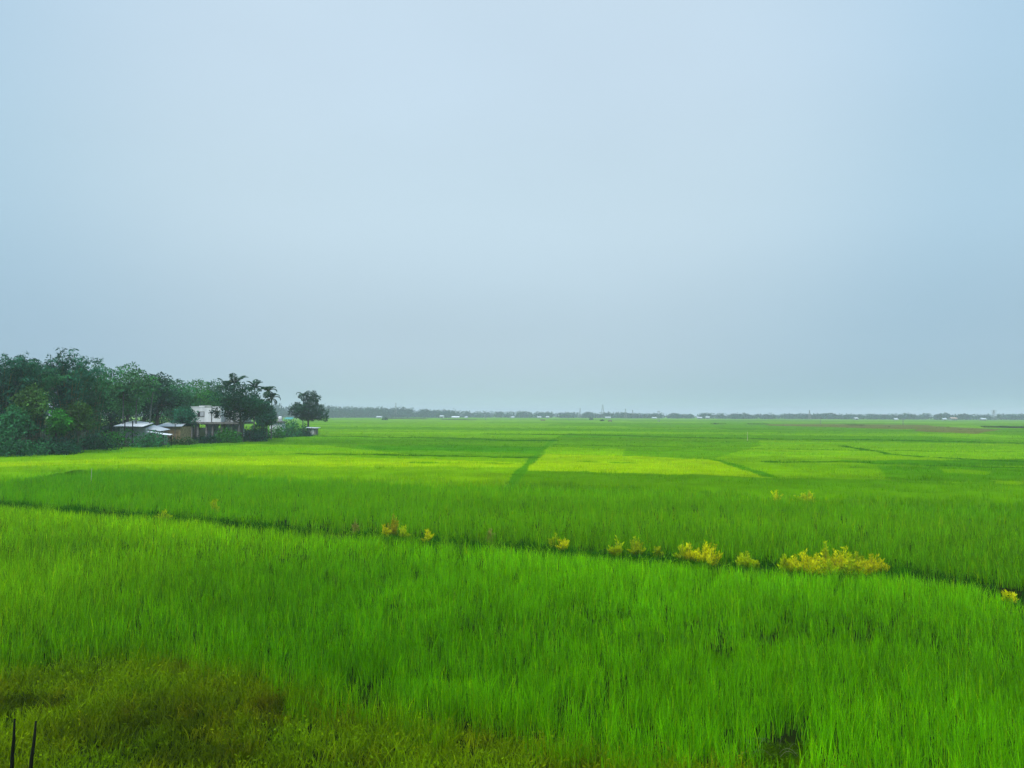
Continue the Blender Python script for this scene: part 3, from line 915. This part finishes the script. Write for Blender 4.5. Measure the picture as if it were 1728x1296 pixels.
bush(512, 714, 152, 30, 'small dark bush touching the small field hut', G_DARK, 900, 8)
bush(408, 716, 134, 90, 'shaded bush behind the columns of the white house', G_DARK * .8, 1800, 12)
bush(-60, 726, 80, 130, 'bush cut by the photo edge below the outermost bamboo', G_DARK, 1900, 11)

# low scrub that runs along the whole edge of the grove
cs = []
for k in range(900):
    f = random.random(); y = 76 + f * 90
    gx = float(np.interp(y, GROVE[:, 1], GROVE[:, 0]))
    cs.append((gx - random.uniform(-.4, 5), y, .1 + random.random() * .5, random.uniform(.35, .9), random.uniform(.25, .55)))
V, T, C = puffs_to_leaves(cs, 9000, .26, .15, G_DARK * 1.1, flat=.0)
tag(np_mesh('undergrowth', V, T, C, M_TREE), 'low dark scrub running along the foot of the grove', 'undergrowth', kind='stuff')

# ------------------------------------------------------------------ buildings beside the grove
def win(parent, x0, x1, z0, z1, y, shutter=None):
    """window in a wall that faces -y: dark opening, frame and one open shutter"""
    m = MB(); m.box(x0, x1, y - .012, y + .05, z0, z1); wi = m.build('window', M_GLASS, parent)
    f = MB(); t = .07
    f.box(x0 - t, x0, y - .05, y + .02, z0 - t, z1 + t); f.box(x1, x1 + t, y - .05, y + .02, z0 - t, z1 + t)
    f.box(x0, x1, y - .05, y + .02, z1, z1 + t); f.box(x0, x1, y - .05, y + .02, z0 - t, z0)
    f.build('frame', M_CONCRETE, wi)
    if shutter:
        s = MB(); s.box(x0 + (x1 - x0) * shutter, x1 - .02, y - .04, y - .016, z0 + .03, z1 - .03)
        s.build('shutter', M_SHUTTER, wi)
    return wi


Yh = 127.0
hL, hR = at(321, 700, Yh), at(374, 700, Yh)
zt, zf, zb = at(340, 687.5, Yh).z, at(340, 712, Yh).z, 0.0
W = hR.x - hL.x
hs = thing('house', (hL.x, Yh, 0), 'white two storey house on grey columns, half behind the forked tree', 'house', rz=R(-3))
m = MB(); m.box(0, W, 0, 6.0, zf, zt); m.build('wall', M_PLASTER, hs)
m = MB(); m.box(-.05, W * .45, -.05, .16, zt + .002, zt + .16); m.box(W * .28, W * .68, -.03, .14, zt + .165, zt + .30); m.box(W * .72, W + .05, -.05, .16, zt + .002, zt + .18); m.build('parapet', M_PLASTER, hs)
win(hs, W * .25, W * .45, zf + .95, zt - .78, -.003, .36)
win(hs, W * .83, W * .91, zf + .85, zt - .72, -.003)
m = MB(); m.box(W * .77, W * .96, -.45, -.006, zt - .64, zt - .55); m.build('sunshade', M_CONCRETE, hs)
m = MB(); m.tube([(W * .705, -.07, zf + .02), (W * .70, -.07, zt - .5), (W * .715, -.07, zt + .1)], [.055, .05, .05], 6); m.build('drainpipe', M_DARKWOOD, hs)
m = MB(); m.box(-.7, W + 3.2, -.35, 6.2, zf - .36, zf - .003); m.build('floor_slab', M_CONCRETE, hs)
for kx in (.02, .22, .50, .70, 1.0, 1.32, 1.55):
    m = MB(); m.box(W * kx, W * kx + .32, .05, .38, 0, zf - .363); m.build('column', M_CONCRETE, hs)
m = MB(); m.box(W * .26, W * .66, 3.0, 3.2, 0, zf - .365); m.box(W * .75, W * 1.5, 3.2, 3.4, 0, zf - .365); m.build('ground_floor_wall', M_PLASTER, hs)
m = MB(); m.box(W + .003, W + 2.9, 1.5, 6.0, zf, zt - .35); m.build('rear_wing', M_GREY_SHADE_PLASTER, hs)  # shade of the recessed wing put into a greyer wall colour
m = MB(); m.box(W + .9, W + 1.02, 1.42, 1.497, zf, zt - .35); m.build('drainpipe', M_DARKWOOD, hs)

# shed with a white tin roof
Ya = 102.5
a0, a1 = at(196, 716, Ya), at(232, 716, Ya)
zr, ze = at(210, 710.5, Ya).z, at(210, 719.5, Ya).z
sh = thing('shed', (a0.x, Ya, 0), 'long shed with bright white tin roof on dark posts', 'shed')
Ws = a1.x - a0.x
m = MB(); m.hexa([(-.2, -.3, ze), (Ws + .9, -.3, ze - .05), (Ws + .2, 4.2, zr - .35), (.2, 4.2, zr), (-.2, -.3, ze + .06), (Ws + .9, -.3, ze + .01), (Ws + .2, 4.2, zr - .29), (.2, 4.2, zr + .06)])
m.build('roof', M_TIN, sh)
m = MB(); m.box(.1, Ws + .8, .8, 3.6, 0, ze - .25); m.build('wall', M_GREY_SHADE_PLASTER, sh)
for kx in (Ws * .5, Ws * .86):
    m = MB(); m.tube([(kx, -.5, 0), (kx, -.5, zr + .02)], .07, 6); m.build('post', M_DARKWOOD, sh)
m = MB(); m.hexa([(Ws + .1, 1.5, ze - .35), (Ws + 2.5, 1.5, ze - .72), (Ws + 2.5, 4.5, ze - .55), (Ws + .1, 4.5, ze + .10), (Ws + .1, 1.5, ze - .29), (Ws + 2.5, 1.5, ze - .66), (Ws + 2.5, 4.5, ze - .49), (Ws + .1, 4.5, ze + .16)])
m.build('side_roof', M_GREYTIN, sh)
m = MB(); m.box(Ws + .82, Ws + 2.3, 1.9, 4.2, 0, ze - .85); m.build('side_wall', M_CONCRETE, sh)

# mud walled shed
Yb = 109.0
b0, b1 = at(260, 722, Yb), at(308, 722, Yb)
zr, ze = at(280, 714.5, Yb).z, at(280, 720, Yb).z
Wb = b1.x - b0.x
sm = thing('shed', (b0.x, Yb, 0), 'mud walled shed with flat grey tin roof next to the white house', 'shed')
m = MB(); m.box(.5, Wb - .3, 0, 3.6, 0, ze - .02); m.build('wall', M_MUD, sm)
m = MB(); m.box(.495, .5 + Wb * .24, -.02, -.003, .6, ze - .05); m.build('plastered_panel', M_GREY_SHADE_PLASTER, sm)
m = MB(); m.box(.95, 1.3, -.03, -.022, ze - .75, ze - .4); m.build('window', M_GLASS, sm)
m = MB(); m.hexa([(.3, -.4, ze), (Wb + .1, -.4, ze + .02), (Wb - 1.2, 4.1, zr), (-.1, 4.1, zr), (.3, -.4, ze + .07), (Wb + .1, -.4, ze + .09), (Wb - 1.2, 4.1, zr + .07), (-.1, 4.1, zr + .07)])
m.build('roof', M_GREYTIN, sm)
m = MB(); m.tube([(Wb * .80, -.55, 0), (Wb * .80, -.55, zr - .1)], .06, 6); m.build('post', M_PALE_BARK, sm)

# tin sheets lying on a low rack before the sheds
Yc = 103.0
for (pa, pb, za, zc_, lab) in ((250, 276, 727.5, 731.5, 'upper grey tin sheet sloping down before the mud walled shed'),
                               (270, 290, 731.0, 733.0, 'lower white tin sheet lying before the mud walled shed')):
    p0, p1 = at(pa, za, Yc), at(pb, zc_, Yc)
    sh_ = thing('tin_sheet', (p0.x, Yc, 0), lab, 'tin sheet', 'tin sheets before the sheds')
    L = p1.x - p0.x
    m = MB(); m.hexa([(0, -.5, p0.z - .12), (L, -.5, p1.z - .12), (L, .3, p1.z), (0, .3, p0.z), (0, -.5, p0.z - .08), (L, -.5, p1.z - .08), (L, .3, p1.z + .04), (0, .3, p0.z + .04)]); m.build('sheet', M_GREYTIN if Yc > 102.5 else M_TIN, sh_)
    for xx in (.1, L - .15):
        m = MB(); m.box(xx, xx + .08, -.3, -.22, 0, min(p0.z, p1.z) - .30); m.build('leg', M_DARKWOOD, sh_)
        m = MB(); m.box(xx, xx + .08, .1, .18, 0, min(p0.z, p1.z) - .10); m.build('leg', M_DARKWOOD, sh_)
    Yc -= .9

# flat roofed outhouse carrying a water tank
Yo = 147.0
o0, o1 = at(453, 712, Yo), at(477, 712, Yo)
zo = at(460, 711.5, Yo).z
oh = thing('outhouse', (o0.x, Yo, 0), 'flat roofed outhouse below the white water tank', 'outhouse')
L = o1.x - o0.x
m = MB(); m.box(.2, L - .2, .2, 2.6, 0, zo - .18); m.build('wall', M_PLASTER, oh)
m = MB(); m.box(-.1, L + .1, -.15, 2.9, zo - .177, zo); m.build('roof', M_CONCRETE, oh)
m = MB(); m.box(L * .55, L * .80, .19, .197, .1, 2.0); m.build('door', M_GLASS, oh)
c0, c1 = at(467, 705, Yo + .5), at(475, 705, Yo + .5)
tk = thing('water_tank', ((c0.x + c1.x) / 2, Yo + 1.2, zo), 'white ribbed water tank in a dark frame on the outhouse roof', 'water tank')
r = (c1.x - c0.x) / 2; hT = at(470, 702.5, Yo).z - zo
m = MB(); m.tube([(0, 0, .10)] + [(0, 0, .10 + (hT - .3) * k / 8) for k in range(1, 9)] + [(0, 0, hT - .06), (0, 0, hT)], [r] + [r * (.94 if k % 2 else 1) for k in range(1, 9)] + [r * .5, r * .34], 16); m.build('tank', M_TANK, tk, True)
m = MB(); m.tube([(0, 0, hT + .002), (0, 0, hT + .10)], [r * .36, r * .30], 12); m.build('lid', M_DARKWOOD, tk)
m = MB(); m.box(-r - .15, r + .15, -r - .1, r + .1, 0, .098); m.box(-r - .13, -r - .05, -r - .1, -r - .02, .1, hT); m.box(r + .05, r + .13, -r - .1, -r - .02, .1, hT); m.box(-r - .13, r + .13, -r - .1, -r - .03, hT * .38, hT * .44); m.build('frame', M_STEEL, tk)

# small hut on the field edge
Yf = 160.0
f0, f1 = at(518, 728, Yf), at(533, 728, Yf)
zr = at(525, 721.5, Yf).z; L = f1.x - f0.x
ht = thing('field_hut', (f0.x, Yf, 0), 'small grey hut with pale flat roof at the tip of the grove', 'hut')
m = MB(); m.box(0, L, 0, 1.8, 0, zr - .16); m.build('wall', M_CONCRETE, ht)
m = MB(); m.hexa([(-.4, -.35, zr - .12), (L + .45, -.35, zr - .20), (L + .45, 2.2, zr - .10), (-.4, 2.2, zr - .02), (-.4, -.35, zr - .02), (L + .45, -.35, zr - .10), (L + .45, 2.2, zr), (-.4, 2.2, zr + .08)]); m.build('roof', M_GREYTIN, ht)
m = MB(); m.box(L * .45, L * .80, -.02, -.004, .05, zr - .4); m.build('door', M_GREY_SHADE_PLASTER, ht)
# teal sheeted shelter behind the bushes
p = at(488, 704.5, 165)
ts = thing('shelter', (p.x, 165, 0), 'teal sheeted shelter just showing above the broad green bush', 'shelter')
m = MB(); m.hexa([(-.9, -.8, p.z - .4), (.9, -.8, p.z - .4), (.9, .8, p.z - .05), (-.9, .8, p.z - .05), (-.9, -.8, p.z - .33), (.9, -.8, p.z - .33), (.9, .8, p.z + .02), (-.9, .8, p.z + .02)]); m.build('roof', M_TEAL, ts)
for sx in (-.8, .75):
    for sy in (-.7, .65):
        m = MB(); m.box(sx, sx + .08, sy, sy + .08, 0, p.z - .42); m.build('post', M_DARKWOOD, ts)

# ------------------------------------------------------------------ the distant wood
def wood(name, label, prof, n, wtree, col, leaf, nleaf):
    """prof: (pixel, top pixel, distance); a belt of trees three deep"""
    puffs = []
    pr = np.array(prof, float)
    for k in range(n):
        px = random.uniform(pr[0, 0], pr[-1, 0]); row = random.random()
        Y = float(np.interp(px, pr[:, 0], pr[:, 2])) + row * 90
        tp = float(np.interp(px, pr[:, 0], pr[:, 1]))
        p = at(px, tp, Y)
        H = p.z * random.uniform(.78, 1.08) * (1.12 if random.random() < .06 else 1)
        if row < .2: H *= .72
        wd = wtree * random.uniform(.6, 1.3)
        for q in range(3):
            f = random.uniform(.3, .5)
            puffs.append((p.x + random.uniform(-.35, .35) * wd, Y + random.uniform(-.3, .3) * wd, H * random.uniform(.2, .62), wd * f * .8, H * .36))
        puffs.append((p.x, Y, H * .70, wd * .33, H * .30))
    return tag(np_mesh(name, *puffs_to_leaves(puffs, nleaf, leaf, leaf * .7, col, flat=0, colvar=.2), M_WOODS), label, 'wood', kind='stuff')


wood('distant_wood', 'hazy wood beyond the lone tree, taller than the rest of the horizon trees',
     [(300, 678, 760), (440, 682, 760), (505, 683, 780), (545, 684, 800), (600, 688, 860), (665, 687.5, 880), (720, 692, 900), (770, 693, 920)], 300, 15, tint((26, 68, 62)), 1.7, 46000)
wood('distant_wood', 'long thin belt of hazy trees along the horizon behind the fields',
     [(-700, 690, 1000), (300, 690, 1000), (700, 691, 1010), (780, 693.5, 1010), (860, 695, 1010), (1000, 696, 960), (1100, 697.5, 930), (1300, 698.5, 890), (1400, 699, 870), (1728, 699, 800), (2300, 700, 740)], 900, 14, tint((26, 66, 62)), 1.8, 130000)

# far houses under those trees: pixel, base pixel, distance, width, wall h, roof material
for px, Y, wd, hh, rm, lab in (
        (640, 800, 10, 3.2, M_GREYTIN, 'tiny pale house under the taller far wood, before the lone bush'),
        (746, 880, 9, 5.0, M_GREYTIN, 'tiny grey house at the far wood, next to the wide white roof'),
        (769, 870, 17, 3.0, M_TIN, 'wide white roofed far house, brightest spot along the far wood'),
        (787, 880, 5, 2.6, M_TIN, 'tiny white roofed hut right beside the wide white roof'),
        (865, 960, 8, 2.6, M_GREYTIN, 'tiny pale hut at the far trees past the white roofs'),
        (910, 930, 9, 3.0, M_GREYTIN, 'tiny pale house at the far trees above a field shelter'),
        (924, 930, 7, 3.4, M_TIN, 'tiny white house at the far trees beside a field shelter'),
        (1026, 900, 12, 3.0, M_GREYTIN, 'tiny grey roof at the far trees beside the tallest mast'),
        (1104, 880, 9, 2.6, M_TIN, 'tiny white roof at the far trees beside the power pole'),
        (1180, 860, 10, 3.4, M_GREYTIN, 'tiny long grey house at the far trees, one of two neighbours'),
        (1194, 860, 8, 4.4, M_TIN, 'tiny taller white house at the far trees, one of two neighbours'),
        (1444, 790, 6, 3.8, M_TIN, 'tiny square white house alone at the far trees past the brown plot'),
        (1511, 770, 6, 2.4, M_GREYTIN, 'tiny pale hut alone beneath the far trees'),
        (1593, 760, 6, 3.0, M_TIN, 'tiny white house beside the far house with rusty roof'),
        (1608, 765, 12, 4.6, M_RED_ROOF, 'far house with pale walls and rusty reddish roof'),
        (1658, 745, 9, 3.4, M_TIN, 'tiny white roofed house nearest the distant pylon')):
    p = at(px, 705, Y - 14); wd *= .48; hh *= .52; rm = M_GREYTIN if rm is M_TIN and px != 769 else rm
    b = thing('farmhouse', (p.x, Y - 14, 0), lab, 'house', rz=random.uniform(-.25, .25))
    m = MB(); m.box(-wd / 2, wd / 2, -2.5, 2.5, 0, hh); m.build('wall', M_GREY_SHADE_PLASTER, b)
    m = MB(); e = wd / 2 + .5
    m.hexa([(-e, -3.1, hh - .1), (e, -3.1, hh - .1), (e, .1, hh + 1.1), (-e, .1, hh + 1.1), (-e, -3.1, hh + .02), (e, -3.1, hh + .02), (e, .1, hh + 1.22), (-e, .1, hh + 1.22)])
    m.hexa([(-e, .12, hh + 1.1), (e, .12, hh + 1.1), (e, 3.1, hh - .1), (-e, 3.1, hh - .1), (-e, .12, hh + 1.22), (e, .12, hh + 1.22), (e, 3.1, hh + .02), (-e, 3.1, hh + .02)])
    m.build('roof', rm, b)
    m = MB(); m.box(-.5, .5, -2.53, -2.504, .05, max(.6, min(1.9, hh - .2))); m.build('door', M_GLASS, b)
    for sg in (-1, 1):
        m = MB(); m.box(*sorted((sg * wd * .24, sg * wd * .38)), -2.53, -2.504, .45, max(.8, min(1.7, hh - .2))); m.build('window', M_GLASS, b)


def mast(px, top, Y, wd, label, name='lattice_mast', arms=False, cat='mast', group='masts above the far trees'):
    p = at(px, top, Y); H = p.z
    t = thing(name, (p.x, Y, 0), label, cat, group)
    m = MB()
    def c(k, s): return wd / 2 * (1 - .88 * s) * (1 if k in (0, 3) else -1), wd / 2 * (1 - .88 * s) * (1 if k < 2 else -1)
    n = 9
    for k in range(4):
        m.tube([(*c(k, s / n), H * s / n) for s in range(n + 1)], .13, 4)
        for s in range(n):
            m.tube([(*c(k, s / n), H * s / n), (*c((k + 1) % 4, (s + 1) / n), H * (s + 1) / n)], .07, 3)
            m.tube([(*c(k, (s + 1) / n), H * (s + 1) / n), (*c((k + 1) % 4, (s + 1) / n), H * (s + 1) / n)], .06, 3)
    m.build('lattice', M_STEEL, t)
    if arms:
        for z in (.72, .84, .95):
            m = MB(); m.tube([(-3.2, 0, H * z), (0, 0, H * z + .5), (3.2, 0, H * z)], .12, 4); m.build('crossarm', M_STEEL, t)
    else:
        for z in (.86, .93):
            for x in (-.55, .35):
                m = MB(); m.box(x, x + .2, -.2, .2, H * z, H * z + 1.0); m.build('antenna', M_STEEL, t)
    return t


mast(1017, 682.5, 960, 5.0, 'tallest lattice mast above the far trees')
mast(979, 689, 980, 4.0, 'lattice mast rising from the far trees past the tallest mast, above a tree clump')
mast(1055.5, 690, 940, 3.2, 'thicker of two low lattice masts past the tallest mast')
mast(1067.5, 692, 945, 2.6, 'thinner of two low lattice masts past the tallest mast')
mast(668, 680, 900, 3.4, 'thin lattice mast above the taller far wood')
mast(1366, 692.5, 850, 2.8, 'lattice mast above the far trees behind the brown plot')
mast(1677, 692, 770, 4.0, 'pylon with three crossarms before the far trees', 'power_pylon', True, 'pylon')


def power_pole(px, top, base, label, double=False):
    p = P(px, base, 0)
    if p.y > 1100 or p.z > 1: raise ValueError(px)
    H = at(px, top, p.y).z
    t = thing('power_pole', (p.x, p.y, 0), label, 'power pole', 'thin poles in the far fields')
    for dx in ((-.45, .45) if double else (0,)):
        m = MB(); m.tube([(dx, 0, 0), (dx * .8, 0, H)], [.16, .10], 6); m.build('pole', M_STEEL, t)
    m = MB(); m.box(-1.0, 1.0, -.06, .06, H - .7, H - .58); m.build('crossarm', M_STEEL, t)
    m = MB()
    for x in (-.9, 0, .9): m.tube([(x, 0, H - .58), (x, 0, H - .3)], .06, 5)
    m.build('insulators', M_SHUTTER, t)
    return t


power_pole(1111.5, 693, 713.5, 'double power pole, thickest pole in the far fields', True)
power_pole(1385, 703, 717, 'thin pole in front of the brown plot')
power_pole(1524, 706, 719, 'thin short pole at the end of the brown plot')
power_pole(960, 699, 711, 'faint thin pole between the two field shelters')
power_pole(819, 702, 710.5, 'faint thin pole alone in the far fields past the white roofs')


# field shelters: four posts under a thatched roof
def field_shelter(px, base, wpx, hpx, label):
    p = P(px, base, 0); k = p.y / F
    wd, hh = wpx * k, hpx * k
    t = thing('field_shelter', (p.x, p.y, 0), label, 'shelter', 'shelters in the far fields')
    m = MB()
    m.hexa([(-wd * .6, -wd * .45, hh * .52), (wd * .6, -wd * .45, hh * .52), (wd * .6, wd * .45, hh * .52), (-wd * .6, wd * .45, hh * .52), (-wd * .5, -.06, hh), (wd * .5, -.06, hh), (wd * .5, .06, hh), (-wd * .5, .06, hh)])
    m.build('roof', M_THATCH, t)
    for sx in (-.45, .40):
        for sy in (-.3, .3):
            m = MB(); m.box(wd * sx, wd * sx + .12, wd * sy, wd * sy + .12, 0, hh * .519); m.build('post', M_DARKWOOD, t)
    m = MB(); m.box(-wd * .42, wd * .42, -wd * .26, wd * .26, hh * .12, hh * .2); m.build('platform', M_DARKWOOD, t)
    return t


field_shelter(1029.5, 713.5, 5.5, 4.5, 'dark thatched field shelter below the tallest mast')
field_shelter(916, 711.8, 6.5, 4.0, 'dark thatched field shelter below tiny pale far houses')
bush(650, 703.8, 560, 7.5, 'lone dark round bush in the far rice before the taller wood', G_DARK, 260, 6, leaf=(.9, .6))
bush(998, 704.5, 640, 6, 'dark bush in the far rice, larger of the two beside the masts', G_DARK, 200, 5, 'bushes in the far rice', leaf=(.9, .6))
bush(1016, 707, 520, 5, 'dark bush in the far rice just before the tallest mast', G_DARK, 200, 5, 'bushes in the far rice', leaf=(.8, .5))
for px, py, Y, wp, lab in ((1206, 714.6, 395, 5, 'dark weed clump at the end of a bare strip in far rice'), (1501, 720.8, 292, 5, 'dark weed clump in the brown plot nearest the thin short pole'),
                           (1600, 720.4, 292, 4.5, 'dark weed clump beyond the one closest to the flooded strip'), (1620, 725.4, 243, 5, 'dark weed clump closest to the viewer before the flooded strip')):
    b = bush(px, py, Y, wp, lab, G_DARK * .5, 140, 4, 'dark clumps in the far plots', leaf=(.28, .16))
    b.name = 'weed_clump'; b['category'] = 'weed clump'

# ------------------------------------------------------------------ sky, sun, air
EXPOSURE = 1.0
SUN_EL, SUN_AZ = R(58), R(205)
wd = bpy.data.worlds.new('World'); SC.world = wd; wd.use_nodes = True
nt = wd.node_tree
for n in list(nt.nodes): nt.nodes.remove(n)
N = nt.nodes.new; Lk = nt.links.new
out = N('ShaderNodeOutputWorld'); bg = N('ShaderNodeBackground'); Lk(bg.outputs[0], out.inputs[0])
STR = .1
bg.inputs['Strength'].default_value = STR
sky = N('ShaderNodeTexSky'); sky.sky_type = 'NISHITA'; sky.sun_disc = False
sky.sun_elevation = SUN_EL; sky.sun_rotation = SUN_AZ; sky.dust_density = 4; sky.air_density = 1.0
tc = N('ShaderNodeTexCoord'); sep = N('ShaderNodeSeparateXYZ'); Lk(tc.outputs['Generated'], sep.inputs[0])
ramp = N('ShaderNodeValToRGB'); ramp.color_ramp.interpolation = 'EASE'
els = [(0.0, lin(178, 204, 213)), (.09, lin(184, 207, 221)), (.27, lin(198, 221, 234)), (.46, lin(202, 224, 240)), (.62, lin(206, 226, 241))]
while len(ramp.color_ramp.elements) < len(els): ramp.color_ramp.elements.new(.5)
for e, (p_, c_) in zip(ramp.color_ramp.elements, els): e.position = p_; e.color = (*c_, 1)
Lk(sep.outputs['Z'], ramp.inputs['Fac'])
# overcast: the cloud layer is brighter overhead
zen = N('ShaderNodeMapRange'); zen.interpolation_type = 'SMOOTHSTEP'
zen.inputs['From Min'].default_value = .52; zen.inputs['From Max'].default_value = .95; zen.inputs['To Min'].default_value = 1.0; zen.inputs['To Max'].default_value = 2.6
Lk(sep.outputs['Z'], zen.inputs['Value'])
# brighter cloud ahead, independent of the sun's direction
dot = N('ShaderNodeVectorMath'); dot.operation = 'DOT_PRODUCT'
c_ = Vector((-.05, 1, .40)).normalized(); dot.inputs[1].default_value = c_
Lk(tc.outputs['Generated'], dot.inputs[0])
lob = N('ShaderNodeMapRange'); lob.interpolation_type = 'SMOOTHSTEP'
lob.inputs['From Min'].default_value = .81; lob.inputs['From Max'].default_value = .975; lob.inputs['To Min'].default_value = 0; lob.inputs['To Max'].default_value = 1
Lk(dot.outputs['Value'], lob.inputs['Value'])
nz = N('ShaderNodeTexNoise'); nz.inputs['Scale'].default_value = 1.6; nz.inputs['Detail'].default_value = 3
mpn = N('ShaderNodeMapping'); mpn.inputs['Scale'].default_value = (1, 1, 2.2); Lk(tc.outputs['Generated'], mpn.inputs[0]); Lk(mpn.outputs[0], nz.inputs['Vector'])
nr = N('ShaderNodeMapRange'); nr.inputs['From Min'].default_value = .3; nr.inputs['From Max'].default_value = .7; nr.inputs['To Min'].default_value = .965; nr.inputs['To Max'].default_value = 1.03
Lk(nz.outputs['Fac'], nr.inputs['Value'])
m1 = N('ShaderNodeMath'); m1.operation = 'MULTIPLY'; Lk(zen.outputs[0], m1.inputs[0]); m1.inputs[1].default_value = 1.0
thick = N('ShaderNodeMix'); thick.data_type = 'RGBA'; thick.inputs['A'].default_value = (.755, .86, .92, 1); thick.inputs['B'].default_value = (1, 1, 1, 1); Lk(lob.outputs[0], thick.inputs['Factor'])
cloud = N('ShaderNodeVectorMath'); cloud.operation = 'MULTIPLY'; Lk(ramp.outputs['Color'], cloud.inputs[0]); Lk(thick.outputs['Result'], cloud.inputs[1])
m2 = N('ShaderNodeMath'); m2.operation = 'MULTIPLY'; Lk(m1.outputs[0], m2.inputs[0]); Lk(nr.outputs[0], m2.inputs[1])
m3 = N('ShaderNodeMath'); m3.operation = 'MULTIPLY'; Lk(m2.outputs[0], m3.inputs[0]); m3.inputs[1].default_value = 1 / STR / 2 ** EXPOSURE
sc_ = N('ShaderNodeVectorMath'); sc_.operation = 'SCALE'; Lk(cloud.outputs[0], sc_.inputs[0]); Lk(m3.outputs[0], sc_.inputs['Scale'])
mix = N('ShaderNodeMix'); mix.data_type = 'RGBA'; mix.inputs['Factor'].default_value = .94
Lk(sky.outputs[0], mix.inputs['A']); Lk(sc_.outputs[0], mix.inputs['B']); Lk(mix.outputs['Result'], bg.inputs['Color'])

sd = bpy.data.lights.new('sun', 'SUN'); sd.energy = 1.5; sd.angle = R(30); sd.color = (1, .96, .90)
so = bpy.data.objects.new('sun', sd); COL.objects.link(so)
s = Vector((math.sin(SUN_AZ) * math.cos(SUN_EL), math.cos(SUN_AZ) * math.cos(SUN_EL), math.sin(SUN_EL)))
so.rotation_euler = (-s).to_track_quat('-Z', 'Y').to_euler(); so.location = (0, 0, 60)

hm, nt2, out2 = new_mat('haze')
pv = nt2.nodes.new('ShaderNodeVolumePrincipled'); pv.inputs['Color'].default_value = (.80, .855, .98, 1); pv.inputs['Density'].default_value = .00045; pv.inputs['Anisotropy'].default_value = 0.0
nt2.links.new(pv.outputs[0], out2.inputs['Volume'])
m = MB(); m.box(X0 - 50, X1 + 50, Y0 - 50, Y1 + 50, -1, 32)
hz = m.build('haze', hm); tag(hz, 'pale even rain haze over the whole plain', 'haze', kind='stuff')

# ------------------------------------------------------------------ render settings
SC.render.engine = 'CYCLES'
cy = SC.cycles
cy.max_bounces = 6; cy.diffuse_bounces = 3; cy.glossy_bounces = 2; cy.transmission_bounces = 3; cy.volume_bounces = 1; cy.transparent_max_bounces = 4
cy.use_denoising = True
try: cy.denoiser = 'OPENIMAGEDENOISE'
except Exception: pass
cy.sample_clamp_indirect = 6
SC.view_settings.view_transform = 'Standard'; SC.view_settings.look = 'None'
SC.view_settings.exposure = EXPOSURE; SC.view_settings.gamma = 1
SC.view_settings.use_curve_mapping = False
